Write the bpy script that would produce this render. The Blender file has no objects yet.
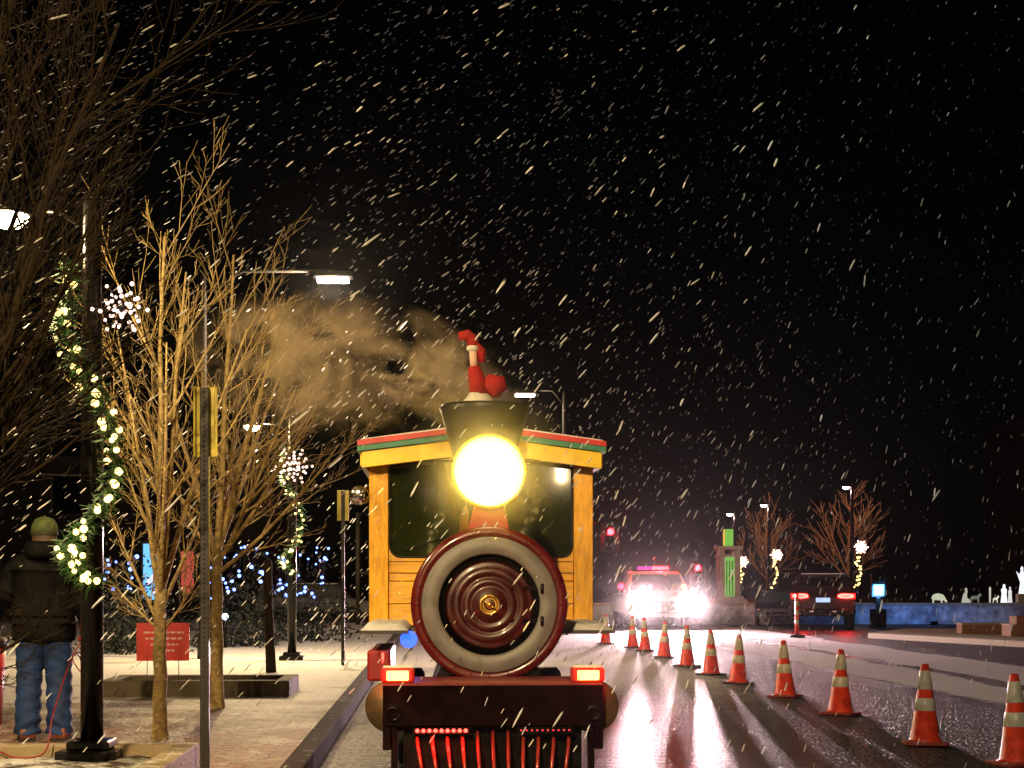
import bpy, bmesh, math, random
from math import radians as R, sin, cos, pi
from mathutils import Vector, Matrix
from mathutils import noise as mnoise
random.seed(7)
S = bpy.context.scene
C = S.collection
# ---------------------------------------------------------------- camera
F = 1500.0; HY = 585.0; CH = 1.4; YAW = R(2.94)
cd = bpy.data.cameras.new("camera"); cam = bpy.data.objects.new("camera", cd); C.objects.link(cam)
cd.sensor_width = 36; cd.lens = 36*F/1024; cd.shift_y = (HY-384)/1024
cd.clip_end = 3000
cam.location = (0, 0, CH); cam.rotation_euler = (R(90), 0, -YAW); S.camera = cam
# ---------------------------------------------------------------- world: night
w = bpy.data.worlds.new("World"); S.world = w; w.use_nodes = True
wn = w.node_tree.nodes; wl = w.node_tree.links
sky = wn.new('ShaderNodeTexSky'); sky.sky_type = 'NISHITA'; sky.sun_disc = False
sky.sun_elevation = R(25); sky.sun_rotation = R(210)
wl.new(sky.outputs[0], wn['Background'].inputs[0]); wn['Background'].inputs[1].default_value = 0.00012
sd = bpy.data.lights.new("moon", 'SUN'); sd.energy = 0.012; sd.angle = R(0.5); sd.color = (.8, .88, 1)
so = bpy.data.objects.new("moon", sd); C.objects.link(so); so.rotation_euler = (R(65), 0, R(-30))
S.view_settings.view_transform = 'Standard'; S.view_settings.look = 'None'
S.view_settings.exposure = 0; S.view_settings.gamma = 1
S.view_settings.use_curve_mapping = False
S.cycles.max_bounces = 6; S.cycles.diffuse_bounces = 2; S.cycles.glossy_bounces = 3
S.cycles.transmission_bounces = 4; S.cycles.volume_bounces = 0; S.cycles.transparent_max_bounces = 8
S.cycles.sample_clamp_indirect = 4; S.cycles.use_denoising = True
S.cycles.caustics_reflective = False; S.cycles.caustics_refractive = False
S.cycles.volume_step_rate = 1.0; S.cycles.volume_max_steps = 64

def at(px, zc):
    """ground plan position of a sight line at the given depth"""
    xc = (px-512)/F*zc
    return Vector((xc*cos(YAW)+zc*sin(YAW), -xc*sin(YAW)+zc*cos(YAW), 0))
def ht(py, zc): return CH-(py-HY)/F*zc

# ---------------------------------------------------------------- materials
MC = {}
def mat(name, col, rough=.6, metal=0, var=0, vscale=8, bump=0, bscale=40, emit=None, es=0, coat=0, alpha=None, stretch=None, samp=None, spec=.5):
    if name in MC: return MC[name]
    m = bpy.data.materials.new(name); m.use_nodes = True; n = m.node_tree.nodes; l = m.node_tree.links
    b = n['Principled BSDF']
    b.inputs['Base Color'].default_value = (*col, 1); b.inputs['Roughness'].default_value = rough
    b.inputs['Metallic'].default_value = metal; b.inputs['Specular IOR Level'].default_value = spec
    if coat: b.inputs['Coat Weight'].default_value = coat; b.inputs['Coat Roughness'].default_value = .08
    tc = None
    if var or bump:
        tc = n.new('ShaderNodeTexCoord'); mp = n.new('ShaderNodeMapping')
        l.new(tc.outputs['Object'], mp.inputs[0])
        if stretch: mp.inputs['Scale'].default_value = stretch
    if var:
        t = n.new('ShaderNodeTexNoise'); t.inputs['Scale'].default_value = vscale; t.inputs['Detail'].default_value = 6
        l.new(mp.outputs[0], t.inputs['Vector'])
        r = n.new('ShaderNodeValToRGB'); r.color_ramp.elements[0].position = .3; r.color_ramp.elements[1].position = .7
        r.color_ramp.elements[0].color = tuple(max(0, c*(1-var)) for c in col)+(1,)
        r.color_ramp.elements[1].color = tuple(min(1, c*(1+var*.6)) for c in col)+(1,)
        l.new(t.outputs[0], r.inputs[0]); l.new(r.outputs[0], b.inputs['Base Color'])
        mr = n.new('ShaderNodeMapRange'); mr.inputs[3].default_value = max(0.02, rough-.12); mr.inputs[4].default_value = min(1, rough+.15)
        l.new(t.outputs[0], mr.inputs[0]); l.new(mr.outputs[0], b.inputs['Roughness'])
    if bump:
        t2 = n.new('ShaderNodeTexNoise'); t2.inputs['Scale'].default_value = bscale; t2.inputs['Detail'].default_value = 4
        l.new(mp.outputs[0], t2.inputs['Vector'])
        bp = n.new('ShaderNodeBump'); bp.inputs['Strength'].default_value = bump; bp.inputs['Distance'].default_value = .02
        l.new(t2.outputs[0], bp.inputs['Height']); l.new(bp.outputs[0], b.inputs['Normal'])
    if emit:
        b.inputs['Emission Color'].default_value = (*emit, 1); b.inputs['Emission Strength'].default_value = es
        if samp: m.cycles.emission_sampling = samp
    MC[name] = m
    return m

def snow_mix(name, base, rough, amount, scale=3.0, up=True, fine=30, snowcol=(.72,.74,.78)):
    """a base colour with patchy settled snow"""
    if name in MC: return MC[name]
    m = mat(name, base, rough); n = m.node_tree.nodes; l = m.node_tree.links; b = n['Principled BSDF']
    g = n.new('ShaderNodeNewGeometry')
    t = n.new('ShaderNodeTexNoise'); t.inputs['Scale'].default_value = scale; t.inputs['Detail'].default_value = 8; t.inputs['Roughness'].default_value = .7
    l.new(g.outputs['Position'], t.inputs['Vector'])
    a = n.new('ShaderNodeMath'); a.operation = 'ADD'; a.inputs[1].default_value = amount-.5; l.new(t.outputs[0], a.inputs[0])
    last = a
    if up:
        s = n.new('ShaderNodeSeparateXYZ'); l.new(g.outputs['Normal'], s.inputs[0])
        mm = n.new('ShaderNodeMath'); mm.operation = 'MULTIPLY'; l.new(a.outputs[0], mm.inputs[0]); l.new(s.outputs[2], mm.inputs[1]); last = mm
    r = n.new('ShaderNodeValToRGB'); r.color_ramp.elements[0].position = .45; r.color_ramp.elements[1].position = .6
    l.new(last.outputs[0], r.inputs[0])
    mx = n.new('ShaderNodeMixRGB'); mx.inputs[1].default_value = (*base, 1); mx.inputs[2].default_value = (*snowcol, 1)
    l.new(r.outputs[0], mx.inputs[0]); l.new(mx.outputs[0], b.inputs['Base Color'])
    mr = n.new('ShaderNodeMapRange'); mr.inputs[3].default_value = rough; mr.inputs[4].default_value = .7
    l.new(r.outputs[0], mr.inputs[0]); l.new(mr.outputs[0], b.inputs['Roughness'])
    t2 = n.new('ShaderNodeTexNoise'); t2.inputs['Scale'].default_value = fine; l.new(g.outputs['Position'], t2.inputs['Vector'])
    bp = n.new('ShaderNodeBump'); bp.inputs['Strength'].default_value = .5; bp.inputs['Distance'].default_value = .02
    l.new(t2.outputs[0], bp.inputs['Height']); l.new(bp.outputs[0], b.inputs['Normal'])
    return m

def emis(name, col, s, samp=None):
    return mat(name, (0.02,0.02,0.02), .4, emit=col, es=s, samp=samp)

# ---------------------------------------------------------------- mesh builder
class MB:
    def __init__(s): s.v = []; s.f = []; s.sm = []; s.mi = []; s.cur = 0
    def add(s, vs, fs, smooth=False):
        o = len(s.v); s.v += [tuple(v) for v in vs]
        for f in fs: s.f.append(tuple(i+o for i in f)); s.sm.append(smooth); s.mi.append(s.cur)
        return s
    def box(s, a, b, M=None):
        (x0,y0,z0),(x1,y1,z1) = a, b
        vs = [Vector(p) for p in ((x0,y0,z0),(x1,y0,z0),(x1,y1,z0),(x0,y1,z0),(x0,y0,z1),(x1,y0,z1),(x1,y1,z1),(x0,y1,z1))]
        if M is not None: vs = [M@v for v in vs]
        return s.add(vs, [(0,3,2,1),(4,5,6,7),(0,1,5,4),(1,2,6,5),(2,3,7,6),(3,0,4,7)])
    def prism(s, prof, d0, d1, axis='y', M=None):
        """2-D profile extruded along an axis; profile is (x,z) for y, (y,z) for x, (x,y) for z"""
        def mk(p, d):
            return {'y': (p[0], d, p[1]), 'x': (d, p[0], p[1]), 'z': (p[0], p[1], d)}[axis]
        n = len(prof); vs = [Vector(mk(p, d0)) for p in prof]+[Vector(mk(p, d1)) for p in prof]
        if M is not None: vs = [M@v for v in vs]
        return s.add(vs, [tuple(range(n)), tuple(range(2*n-1, n-1, -1))]+[(i, i+n, (i+1) % n+n, (i+1) % n) for i in range(n)])
    def tube(s, pts, rad, n=8, caps=True, smooth=True):
        pts = [Vector(p) for p in pts]; vs = []; m = len(pts)
        if not hasattr(rad, '__len__'): rad = [rad]*m
        prev = None
        for i, p in enumerate(pts):
            d = (pts[min(i+1, m-1)]-pts[max(i-1, 0)])
            d = d.normalized() if d.length > 1e-9 else Vector((0,0,1))
            if prev is None:
                a = Vector((0,0,1)) if abs(d.z) < .9 else Vector((1,0,0)); u = d.cross(a).normalized()
            else:
                u = prev-d*prev.dot(d); u = u.normalized() if u.length > 1e-6 else d.orthogonal().normalized()
            prev = u; v = d.cross(u)
            for k in range(n):
                t = 2*pi*k/n; vs.append(p+(u*cos(t)+v*sin(t))*rad[i])
        fs = []
        for i in range(m-1):
            for k in range(n):
                fs.append((i*n+k, i*n+(k+1) % n, (i+1)*n+(k+1) % n, (i+1)*n+k))
        s.add(vs, fs, smooth)
        if caps:
            o = len(s.v)-m*n
            s.f.append(tuple(o+k for k in range(n-1,-1,-1))); s.sm.append(False); s.mi.append(s.cur)
            s.f.append(tuple(o+(m-1)*n+k for k in range(n))); s.sm.append(False); s.mi.append(s.cur)
        return s
    def lathe(s, prof, c=(0,0,0), axis='z', n=32, smooth=True, closed=False, cap=True):
        """prof = [(r, h)] turned round an axis through c"""
        c = Vector(c); vs = []
        for r, h in prof:
            for k in range(n):
                t = 2*pi*k/n; a, b = r*cos(t), r*sin(t)
                vs.append(c+Vector({'z': (a,b,h), 'y': (a,h,b), 'x': (h,a,b)}[axis]))
        m = len(prof); fs = []
        for i in range(m-1 if not closed else m):
            j = (i+1) % m
            for k in range(n): fs.append((i*n+k, i*n+(k+1) % n, j*n+(k+1) % n, j*n+k))
        s.add(vs, fs, smooth)
        o = len(s.v)-m*n
        if not closed and cap:
            for i in (0, m-1):
                if prof[i][0] > 1e-5: s.f.append(tuple(o+i*n+k for k in range(n))); s.sm.append(False); s.mi.append(s.cur)
        return s
    def ball(s, c, r, n=10, m=6, sc=(1,1,1)):
        c = Vector(c)
        prof = [(max(1e-4, sin(pi*i/m)), -cos(pi*i/m)) for i in range(m+1)]
        vs = []
        for pr, ph in prof:
            for k in range(n):
                t = 2*pi*k/n; vs.append(c+Vector((pr*cos(t)*r*sc[0], pr*sin(t)*r*sc[1], ph*r*sc[2])))
        return s.add(vs, [(i*n+k, i*n+(k+1) % n, (i+1)*n+(k+1) % n, (i+1)*n+k) for i in range(m) for k in range(n)], True)
    def build(s, name, m, parent=None, bevel=0, loc=None, fix=True):
        me = bpy.data.meshes.new(name); me.from_pydata(s.v, [], s.f); me.update()
        me.polygons.foreach_set('use_smooth', s.sm)
        ms = m if isinstance(m, (list, tuple)) else [m]
        for x in ms: me.materials.append(x)
        if len(ms) > 1: me.polygons.foreach_set('material_index', s.mi)
        if fix and len(s.v) < 60000:
            bm = bmesh.new(); bm.from_mesh(me); bmesh.ops.recalc_face_normals(bm, faces=bm.faces); bm.to_mesh(me); bm.free()
        o = bpy.data.objects.new(name, me); C.objects.link(o)
        if parent: o.parent = parent
        if loc is not None: o.location = loc
        if bevel:
            b = o.modifiers.new('bevel', 'BEVEL'); b.width = bevel; b.segments = 2; b.limit_method = 'ANGLE'
        return o

def tag(o, label=None, cat=None, group=None, kind=None):
    if label: o['label'] = label
    if cat: o['category'] = cat
    if group: o['group'] = group
    if kind: o['kind'] = kind
    return o
def thing(name, label, cat, loc=(0,0,0), rz=0, group=None):
    o = bpy.data.objects.new(name, None); C.objects.link(o); o.location = loc; o.rotation_euler = (0,0,rz)
    o.empty_display_size = .1
    return tag(o, label, cat, group)
def copy_tree(o, parent=None):
    c = o.copy(); C.objects.link(c)
    if parent: c.parent = parent
    for ch in list(o.children): copy_tree(ch, c)
    return c
def lamp(kind, name, loc, energy, col, parent=None, size=.1, target=None, spot=None, blend=.5):
    d = bpy.data.lights.new(name, kind); d.energy = energy; d.color = col; d.shadow_soft_size = size
    o = bpy.data.objects.new(name, d); C.objects.link(o); o.location = loc
    if target is not None: o.rotation_euler = (Vector(target)-Vector(loc)).to_track_quat('-Z', 'Y').to_euler()
    if spot: d.spot_size = R(spot); d.spot_blend = blend
    if parent: o.parent = parent
    return o

BEAD = {}
def beads(name, m_, pts, parent, n=8, k=5):
    key = (name, m_.name, n)
    if key not in BEAD:
        b_ = MB().ball((0,0,0), 1, n, k).build(name, m_); BEAD[key] = b_.data; bpy.data.objects.remove(b_)
    for c_, r_0 in pts:
        o_ = bpy.data.objects.new(name, BEAD[key]); C.objects.link(o_); o_.location = c_; o_.scale = (r_0,)*3; o_.parent = parent
# common materials
BLACKP = mat('black paint', (.007,.006,.006), .22, var=.4, spec=.2)
STEEL = mat('galvanised steel', (.02,.019,.018), .6, 0, spec=.2, var=.3, vscale=20)
RUBBER = mat('rubber', (.015,.015,.015), .8, var=.3)
SNOW = mat('settled snow', (.8,.8,.82), .75, var=.15, vscale=14, bump=.6, bscale=30)
GLASSDARK = mat('dark glass', (.006,.007,.008), .06, var=0, coat=.5)
CHROME = mat('chrome', (.7,.7,.7), .12, 1)
LEAF = mat('pine garland', (.03,.11,.035), .6, var=.5, vscale=30)
BULB = emis('warm bulb', (1,.68,.20), 5, 'NONE')
BULBW = emis('white bulb', (1,.62,.50), 4, 'NONE')
BULBB = emis('blue bulb', (.12,.22,1), 8, 'NONE')
LAMPW = emis('lamp glass warm', (1,.80,.55), 60, 'NONE')
LAMPP = emis('lamp glass pinkish', (1,.72,.66), 30, 'NONE')
REDE = emis('red lens', (1,.02,.015), 28)
REDS = emis('red led', (1,.03,.02), 14, 'NONE')

# ================================================================ ground
# ground sheet
MB().add([(-400,-60,-.012),(400,-60,-.012),(400,700,-.012),(-400,700,-.012)], [(0,1,2,3)]).build('ground', snow_mix('ground mat', (.03,.028,.025), .8, .35, .4))
tag(bpy.data.objects['ground'], kind='structure')

def road_material():
    m = bpy.data.materials.new('wet asphalt'); m.use_nodes = True; n = m.node_tree.nodes; l = m.node_tree.links; b = n['Principled BSDF']; b.inputs['Specular IOR Level'].default_value = .22
    g = n.new('ShaderNodeNewGeometry'); s = n.new('ShaderNodeSeparateXYZ'); l.new(g.outputs['Position'], s.inputs[0])
    # wobble the across-road coordinate a little
    nz = n.new('ShaderNodeTexNoise'); nz.inputs['Scale'].default_value = .35; nz.inputs['Detail'].default_value = 5; l.new(g.outputs['Position'], nz.inputs['Vector'])
    ad = n.new('ShaderNodeMath'); ad.operation = 'MULTIPLY_ADD'; ad.inputs[1].default_value = .9; l.new(nz.outputs[0], ad.inputs[0]); l.new(s.outputs[0], ad.inputs[2])
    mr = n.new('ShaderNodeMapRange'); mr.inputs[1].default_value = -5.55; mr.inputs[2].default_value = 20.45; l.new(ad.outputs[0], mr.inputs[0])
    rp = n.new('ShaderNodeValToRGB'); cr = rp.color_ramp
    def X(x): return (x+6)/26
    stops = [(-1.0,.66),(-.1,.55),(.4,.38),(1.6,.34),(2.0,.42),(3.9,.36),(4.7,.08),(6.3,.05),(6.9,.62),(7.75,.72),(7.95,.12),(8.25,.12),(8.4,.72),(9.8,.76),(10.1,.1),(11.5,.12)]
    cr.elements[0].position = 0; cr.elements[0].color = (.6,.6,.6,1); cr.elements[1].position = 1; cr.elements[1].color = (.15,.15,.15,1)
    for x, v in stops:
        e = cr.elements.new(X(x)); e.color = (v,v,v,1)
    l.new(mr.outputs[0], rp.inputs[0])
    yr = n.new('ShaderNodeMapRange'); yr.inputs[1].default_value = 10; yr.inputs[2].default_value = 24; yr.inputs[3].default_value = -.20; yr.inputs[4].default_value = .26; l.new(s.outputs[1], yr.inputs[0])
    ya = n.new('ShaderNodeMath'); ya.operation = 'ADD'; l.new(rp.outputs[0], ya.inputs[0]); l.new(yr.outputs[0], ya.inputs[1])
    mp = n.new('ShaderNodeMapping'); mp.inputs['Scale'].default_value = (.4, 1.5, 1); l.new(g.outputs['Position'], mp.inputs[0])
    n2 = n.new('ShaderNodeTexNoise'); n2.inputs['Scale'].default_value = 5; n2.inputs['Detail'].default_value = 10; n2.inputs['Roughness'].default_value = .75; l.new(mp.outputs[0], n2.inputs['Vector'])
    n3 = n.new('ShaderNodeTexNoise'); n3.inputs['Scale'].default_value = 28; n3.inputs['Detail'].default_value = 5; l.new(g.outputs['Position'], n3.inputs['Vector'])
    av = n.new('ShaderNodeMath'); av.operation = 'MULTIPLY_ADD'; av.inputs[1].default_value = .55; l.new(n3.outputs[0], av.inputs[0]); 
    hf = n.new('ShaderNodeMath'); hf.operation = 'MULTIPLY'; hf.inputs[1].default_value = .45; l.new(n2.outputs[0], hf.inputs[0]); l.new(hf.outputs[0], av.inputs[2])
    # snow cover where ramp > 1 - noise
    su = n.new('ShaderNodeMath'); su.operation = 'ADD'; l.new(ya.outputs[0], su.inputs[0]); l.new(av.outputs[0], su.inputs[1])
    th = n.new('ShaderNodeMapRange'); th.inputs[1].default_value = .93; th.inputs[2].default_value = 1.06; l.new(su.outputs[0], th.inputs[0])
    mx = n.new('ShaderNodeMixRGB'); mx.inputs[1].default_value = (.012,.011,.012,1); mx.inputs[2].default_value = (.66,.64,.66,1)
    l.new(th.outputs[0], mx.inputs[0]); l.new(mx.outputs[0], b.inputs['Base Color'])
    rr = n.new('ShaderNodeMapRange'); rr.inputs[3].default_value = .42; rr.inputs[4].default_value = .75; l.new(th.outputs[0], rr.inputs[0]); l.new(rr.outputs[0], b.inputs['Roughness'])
    mp2 = n.new('ShaderNodeMapping'); mp2.inputs['Scale'].default_value = (.35,2.2,1); l.new(g.outputs['Position'], mp2.inputs[0])
    n4 = n.new('ShaderNodeTexNoise'); n4.inputs['Scale'].default_value = 7; n4.inputs['Detail'].default_value = 6; l.new(mp2.outputs[0], n4.inputs['Vector'])
    a2 = n.new('ShaderNodeMath'); a2.operation = 'MULTIPLY_ADD'; a2.inputs[1].default_value = .8; l.new(n3.outputs[0], a2.inputs[0]); l.new(n4.outputs[0], a2.inputs[2])
    bp = n.new('ShaderNodeBump'); bp.inputs['Strength'].default_value = 1.0; bp.inputs['Distance'].default_value = .13
    l.new(a2.outputs[0], bp.inputs['Height']); l.new(bp.outputs[0], b.inputs['Normal'])
    return m
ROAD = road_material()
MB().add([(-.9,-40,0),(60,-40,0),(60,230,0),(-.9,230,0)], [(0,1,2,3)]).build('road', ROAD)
tag(bpy.data.objects['road'], kind='structure')
MB().add([(-60,52,0),(-.9,52,0),(-.9,60,0),(-60,60,0)], [(0,1,2,3)]).build('side_street', ROAD)
tag(bpy.data.objects['side_street'], kind='structure')

def paver_material():
    m = bpy.data.materials.new('snowy brick pavers'); m.use_nodes = True; n = m.node_tree.nodes; l = m.node_tree.links; b = n['Principled BSDF']
    g = n.new('ShaderNodeNewGeometry'); s = n.new('ShaderNodeSeparateXYZ'); l.new(g.outputs['Position'], s.inputs[0])
    br = n.new('ShaderNodeTexBrick'); br.inputs['Scale'].default_value = 1; br.inputs['Brick Width'].default_value = .22; br.inputs['Row Height'].default_value = .11
    br.inputs['Mortar Size'].default_value = .006; br.inputs['Color1'].default_value = (.24,.10,.05,1); br.inputs['Color2'].default_value = (.17,.075,.04,1); br.inputs['Mortar'].default_value = (.06,.05,.04,1)
    l.new(g.outputs['Position'], br.inputs['Vector'])
    n2 = n.new('ShaderNodeTexNoise'); n2.inputs['Scale'].default_value = 1.6; n2.inputs['Detail'].default_value = 10; n2.inputs['Roughness'].default_value = .72; l.new(g.outputs['Position'], n2.inputs['Vector'])
    # more snow with distance from the planting beds and near the kerb
    mr = n.new('ShaderNodeMapRange'); mr.inputs[1].default_value = 11; mr.inputs[2].default_value = 21; mr.inputs[3].default_value = -.14; mr.inputs[4].default_value = .26; l.new(s.outputs[1], mr.inputs[0])
    su = n.new('ShaderNodeMath'); su.operation = 'ADD'; l.new(n2.outputs[0], su.inputs[0]); l.new(mr.outputs[0], su.inputs[1])
    br2 = n.new('ShaderNodeMath'); br2.operation = 'MULTIPLY_ADD'; br2.inputs[1].default_value = -.10; l.new(br.outputs['Fac'], br2.inputs[0]); l.new(su.outputs[0], br2.inputs[2])
    th = n.new('ShaderNodeMapRange'); th.inputs[1].default_value = .42; th.inputs[2].default_value = .60; l.new(br2.outputs[0], th.inputs[0])
    mx = n.new('ShaderNodeMixRGB'); mx.inputs[2].default_value = (.68,.66,.64,1); l.new(br.outputs['Color'], mx.inputs[1]); l.new(th.outputs[0], mx.inputs[0]); l.new(mx.outputs[0], b.inputs['Base Color'])
    b.inputs['Roughness'].default_value = .6
    n4 = n.new('ShaderNodeTexNoise'); n4.inputs['Scale'].default_value = 14; n4.inputs['Detail'].default_value = 6; l.new(g.outputs['Position'], n4.inputs['Vector'])
    a2 = n.new('ShaderNodeMath'); a2.operation = 'MULTIPLY_ADD'; a2.inputs[1].default_value = -.6; l.new(br.outputs['Fac'], a2.inputs[0]); l.new(n4.outputs[0], a2.inputs[2])
    bp = n.new('ShaderNodeBump'); bp.inputs['Strength'].default_value = .9; bp.inputs['Distance'].default_value = .05
    l.new(a2.outputs[0], bp.inputs['Height']); l.new(bp.outputs[0], b.inputs['Normal'])
    return m
MB().box((-60,-20,-.1),(-1.06,50,.15)).build('sidewalk', paver_material())
tag(bpy.data.objects['sidewalk'], kind='structure')
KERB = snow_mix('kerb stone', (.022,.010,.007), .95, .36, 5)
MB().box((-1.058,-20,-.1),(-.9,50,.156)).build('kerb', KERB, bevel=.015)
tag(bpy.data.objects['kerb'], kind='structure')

# corner pavement on the right, terrace beyond the cross street
TAN = snow_mix('tan concrete', (.42,.34,.22), .7, .42, 2)
c0, c1, c2, c3, c4 = at(868,39.5), at(1030,33.5), at(1400,32), at(1400,44), at(905,43.5)
m_ = MB(); pr = [(p.x, p.y) for p in (c0,c1,c2,c3,c4)]; m_.prism(pr, -.1, .14, 'z'); m_.build('corner_pavement', TAN, bevel=.02)
tag(bpy.data.objects['corner_pavement'], kind='structure')
m_ = MB().box((5.0,53.2,-.1),(75,140,.66)); m_.build('terrace', snow_mix('dark lawn', (.03,.035,.02), .9, .40, 1.5))
tag(bpy.data.objects['terrace'], kind='structure')

# ================================================================ trees
def grow(mb, p, d, L, r, lv, P, rnd):
    n = 6 if lv < 2 else (5 if lv == 2 else 4)
    pts = [p.copy()]; dd = d.normalized(); dirs = [dd]
    for i in range(n):
        dd = (dd+Vector((rnd.gauss(0,1), rnd.gauss(0,1), rnd.gauss(0,.6)))*P['wob']+Vector((0,0,P['up']*(1-.5*dd.z)))).normalized()
        pts.append(pts[-1]+dd*L/n); dirs.append(dd)
    rads = [max(P['rmin'], r*(1-.72*i/n)) for i in range(n+1)]
    mb.tube(pts, rads, n=7 if r > .03 else (5 if r > .01 else 3), caps=False)
    if lv >= P['levels']: return
    nc = P['kids'][lv]
    for k in range(nc):
        t = P['from']+(1-P['from'])*(k+rnd.random())/nc if lv > 0 else P['from0']+(1-P['from0'])*(k+rnd.random())/nc
        t = min(.98, t); i = int(t*n); f = t*n-i
        q = pts[i].lerp(pts[i+1], f); base = dirs[i+1]
        az = rnd.random()*2*pi+k*2.4; u = base.orthogonal().normalized(); v = base.cross(u)
        ang = R(P['ang'])*rnd.uniform(.6,1.35)
        nd = base*cos(ang)+(u*cos(az)+v*sin(az))*sin(ang)
        grow(mb, q, nd, L*P['ratio']*rnd.uniform(.65,1.15)*(1.1-.45*t), max(P['rmin'], rads[i]*P['rr']), lv+1, P, rnd)

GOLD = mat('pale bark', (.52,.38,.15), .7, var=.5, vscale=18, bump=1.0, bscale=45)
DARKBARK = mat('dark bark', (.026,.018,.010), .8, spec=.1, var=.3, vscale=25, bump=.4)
def bare_tree(name, label, px, zc, z0, trunk_h, r, limbs, seed, P, bark, group=None, kids=None):
    rnd = random.Random(seed); p0 = at(px, zc); root = thing(name, label, 'tree', (p0.x, p0.y, z0), 0, group)
    t = MB(); n = 7; pts = [Vector((0,0,-.1)), Vector((0,0,.02))]+[Vector((.012*sin(3*i), .01*cos(2*i), trunk_h*i/n)) for i in range(1, n+1)]
    t.tube(pts, [r*1.6, r*1.25]+[r*(1.05-.25*i/n) for i in range(1, n+1)], n=12); t.build('trunk', bark, root)
    b = MB()
    for (dx, dy, dz, L, rr, zf) in limbs:
        grow(b, Vector((0,0,trunk_h*zf)), Vector((dx,dy,dz)), L, rr, 1, P, rnd)
    b.build('crown', bark, root, fix=False)
    return root
PT = dict(wob=.035, up=.07, rmin=.0020, levels=4, kids=[0,7,5,4], ang=31, ratio=.50, rr=.52)
PT['from'] = .12; PT['from0'] = .2
L1 = [(.06,0,1,2.9,.036,.98),(.16,.1,1,2.7,.032,.97),(-.12,.05,1,2.2,.026,.93),(.26,-.05,1,2.3,.028,.95),(-.42,0,.8,1.0,.018,.75),(.35,.2,.9,1.3,.02,.85),(.1,-.2,1,2.1,.024,.9),(-.55,0,.5,.6,.013,.72),(.7,0,.8,.7,.014,.7)]
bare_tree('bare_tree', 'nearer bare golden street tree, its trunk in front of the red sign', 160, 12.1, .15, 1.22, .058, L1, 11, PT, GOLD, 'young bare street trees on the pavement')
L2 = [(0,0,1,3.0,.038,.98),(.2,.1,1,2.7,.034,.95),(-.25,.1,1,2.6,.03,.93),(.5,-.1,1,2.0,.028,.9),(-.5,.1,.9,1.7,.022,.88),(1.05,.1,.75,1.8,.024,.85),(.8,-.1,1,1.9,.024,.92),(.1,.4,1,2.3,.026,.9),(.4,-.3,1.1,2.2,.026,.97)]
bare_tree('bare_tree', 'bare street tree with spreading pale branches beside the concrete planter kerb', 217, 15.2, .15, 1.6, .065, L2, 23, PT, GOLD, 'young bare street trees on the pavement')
# big dark tree at the left edge, nearer than the lamp post
PD = dict(PT); PD.update(wob=.07, up=.06, levels=4, kids=[0,11,7,5], ang=34, ratio=.5, rmin=.0014); PD['from'] = .1
LD = [(.5,.2,1,2.6,.026,.85),(.38,-.3,1,2.3,.022,.7),(.12,.1,1,3.3,.036,.9),(.30,0,1,2.9,.030,.8),(.42,.1,.9,1.5,.018,.9),(-.1,.1,1,3.2,.036,.95),(.9,-.1,.35,.8,.012,.5),(.22,.3,1,2.8,.028,.9),(.05,-.2,1,3.2,.032,1)]
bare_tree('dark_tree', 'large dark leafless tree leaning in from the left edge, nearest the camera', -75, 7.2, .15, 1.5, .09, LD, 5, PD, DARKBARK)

# ================================================================ planters
CONC = snow_mix('planter concrete', (.30,.23,.13), .7, .44, 6)
SOIL = snow_mix('planter soil', (.05,.03,.02), .9, .52, 6)
def planter(name, label, x0, x1, y0, y1, h=.18, w_=.16, tone=CONC):
    root = thing(name, label, 'planter', ((x0+x1)/2, (y0+y1)/2, .15))
    cx, cy = (x0+x1)/2, (y0+y1)/2; a, b = (x1-x0)/2, (y1-y0)/2
    k = MB(); k.box((-a,-b,-.05),(a,-b+w_,h)).box((-a,b-w_,-.05),(a,b,h)).box((-a,-b+w_,-.05),(-a+w_,b-w_,h)).box((a-w_,-b+w_,-.05),(a,b-w_,h))
    k.build('kerb_rim', tone, root, bevel=.012)
    s_ = MB(); N = 14; vs = []; fs = []
    for j in range(N+1):
        for i in range(N+1):
            x = -a+w_+(2*a-2*w_)*i/N; y = -b+w_+(2*b-2*w_)*j/N
            vs.append((x, y, h*.55+.03*mnoise.noise(Vector((x*4, y*4, 1)))))
    for j in range(N):
        for i in range(N): fs.append((j*(N+1)+i, j*(N+1)+i+1, (j+1)*(N+1)+i+1, (j+1)*(N+1)+i))
    s_.add(vs, fs, True); s_.build('soil', SOIL, root)
    return root
planter('planter', 'low concrete planter kerb round the black lamp post base at the bottom left corner', -5.2, -1.6, 6.2, 10.3)
planter('planter', 'low rectangular concrete planter kerb on the pavement behind the golden tree', -3.75, -1.63, 16.9, 18.1, tone=snow_mix('dark concrete', (.08,.065,.04), .8, .36, 6))

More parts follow.
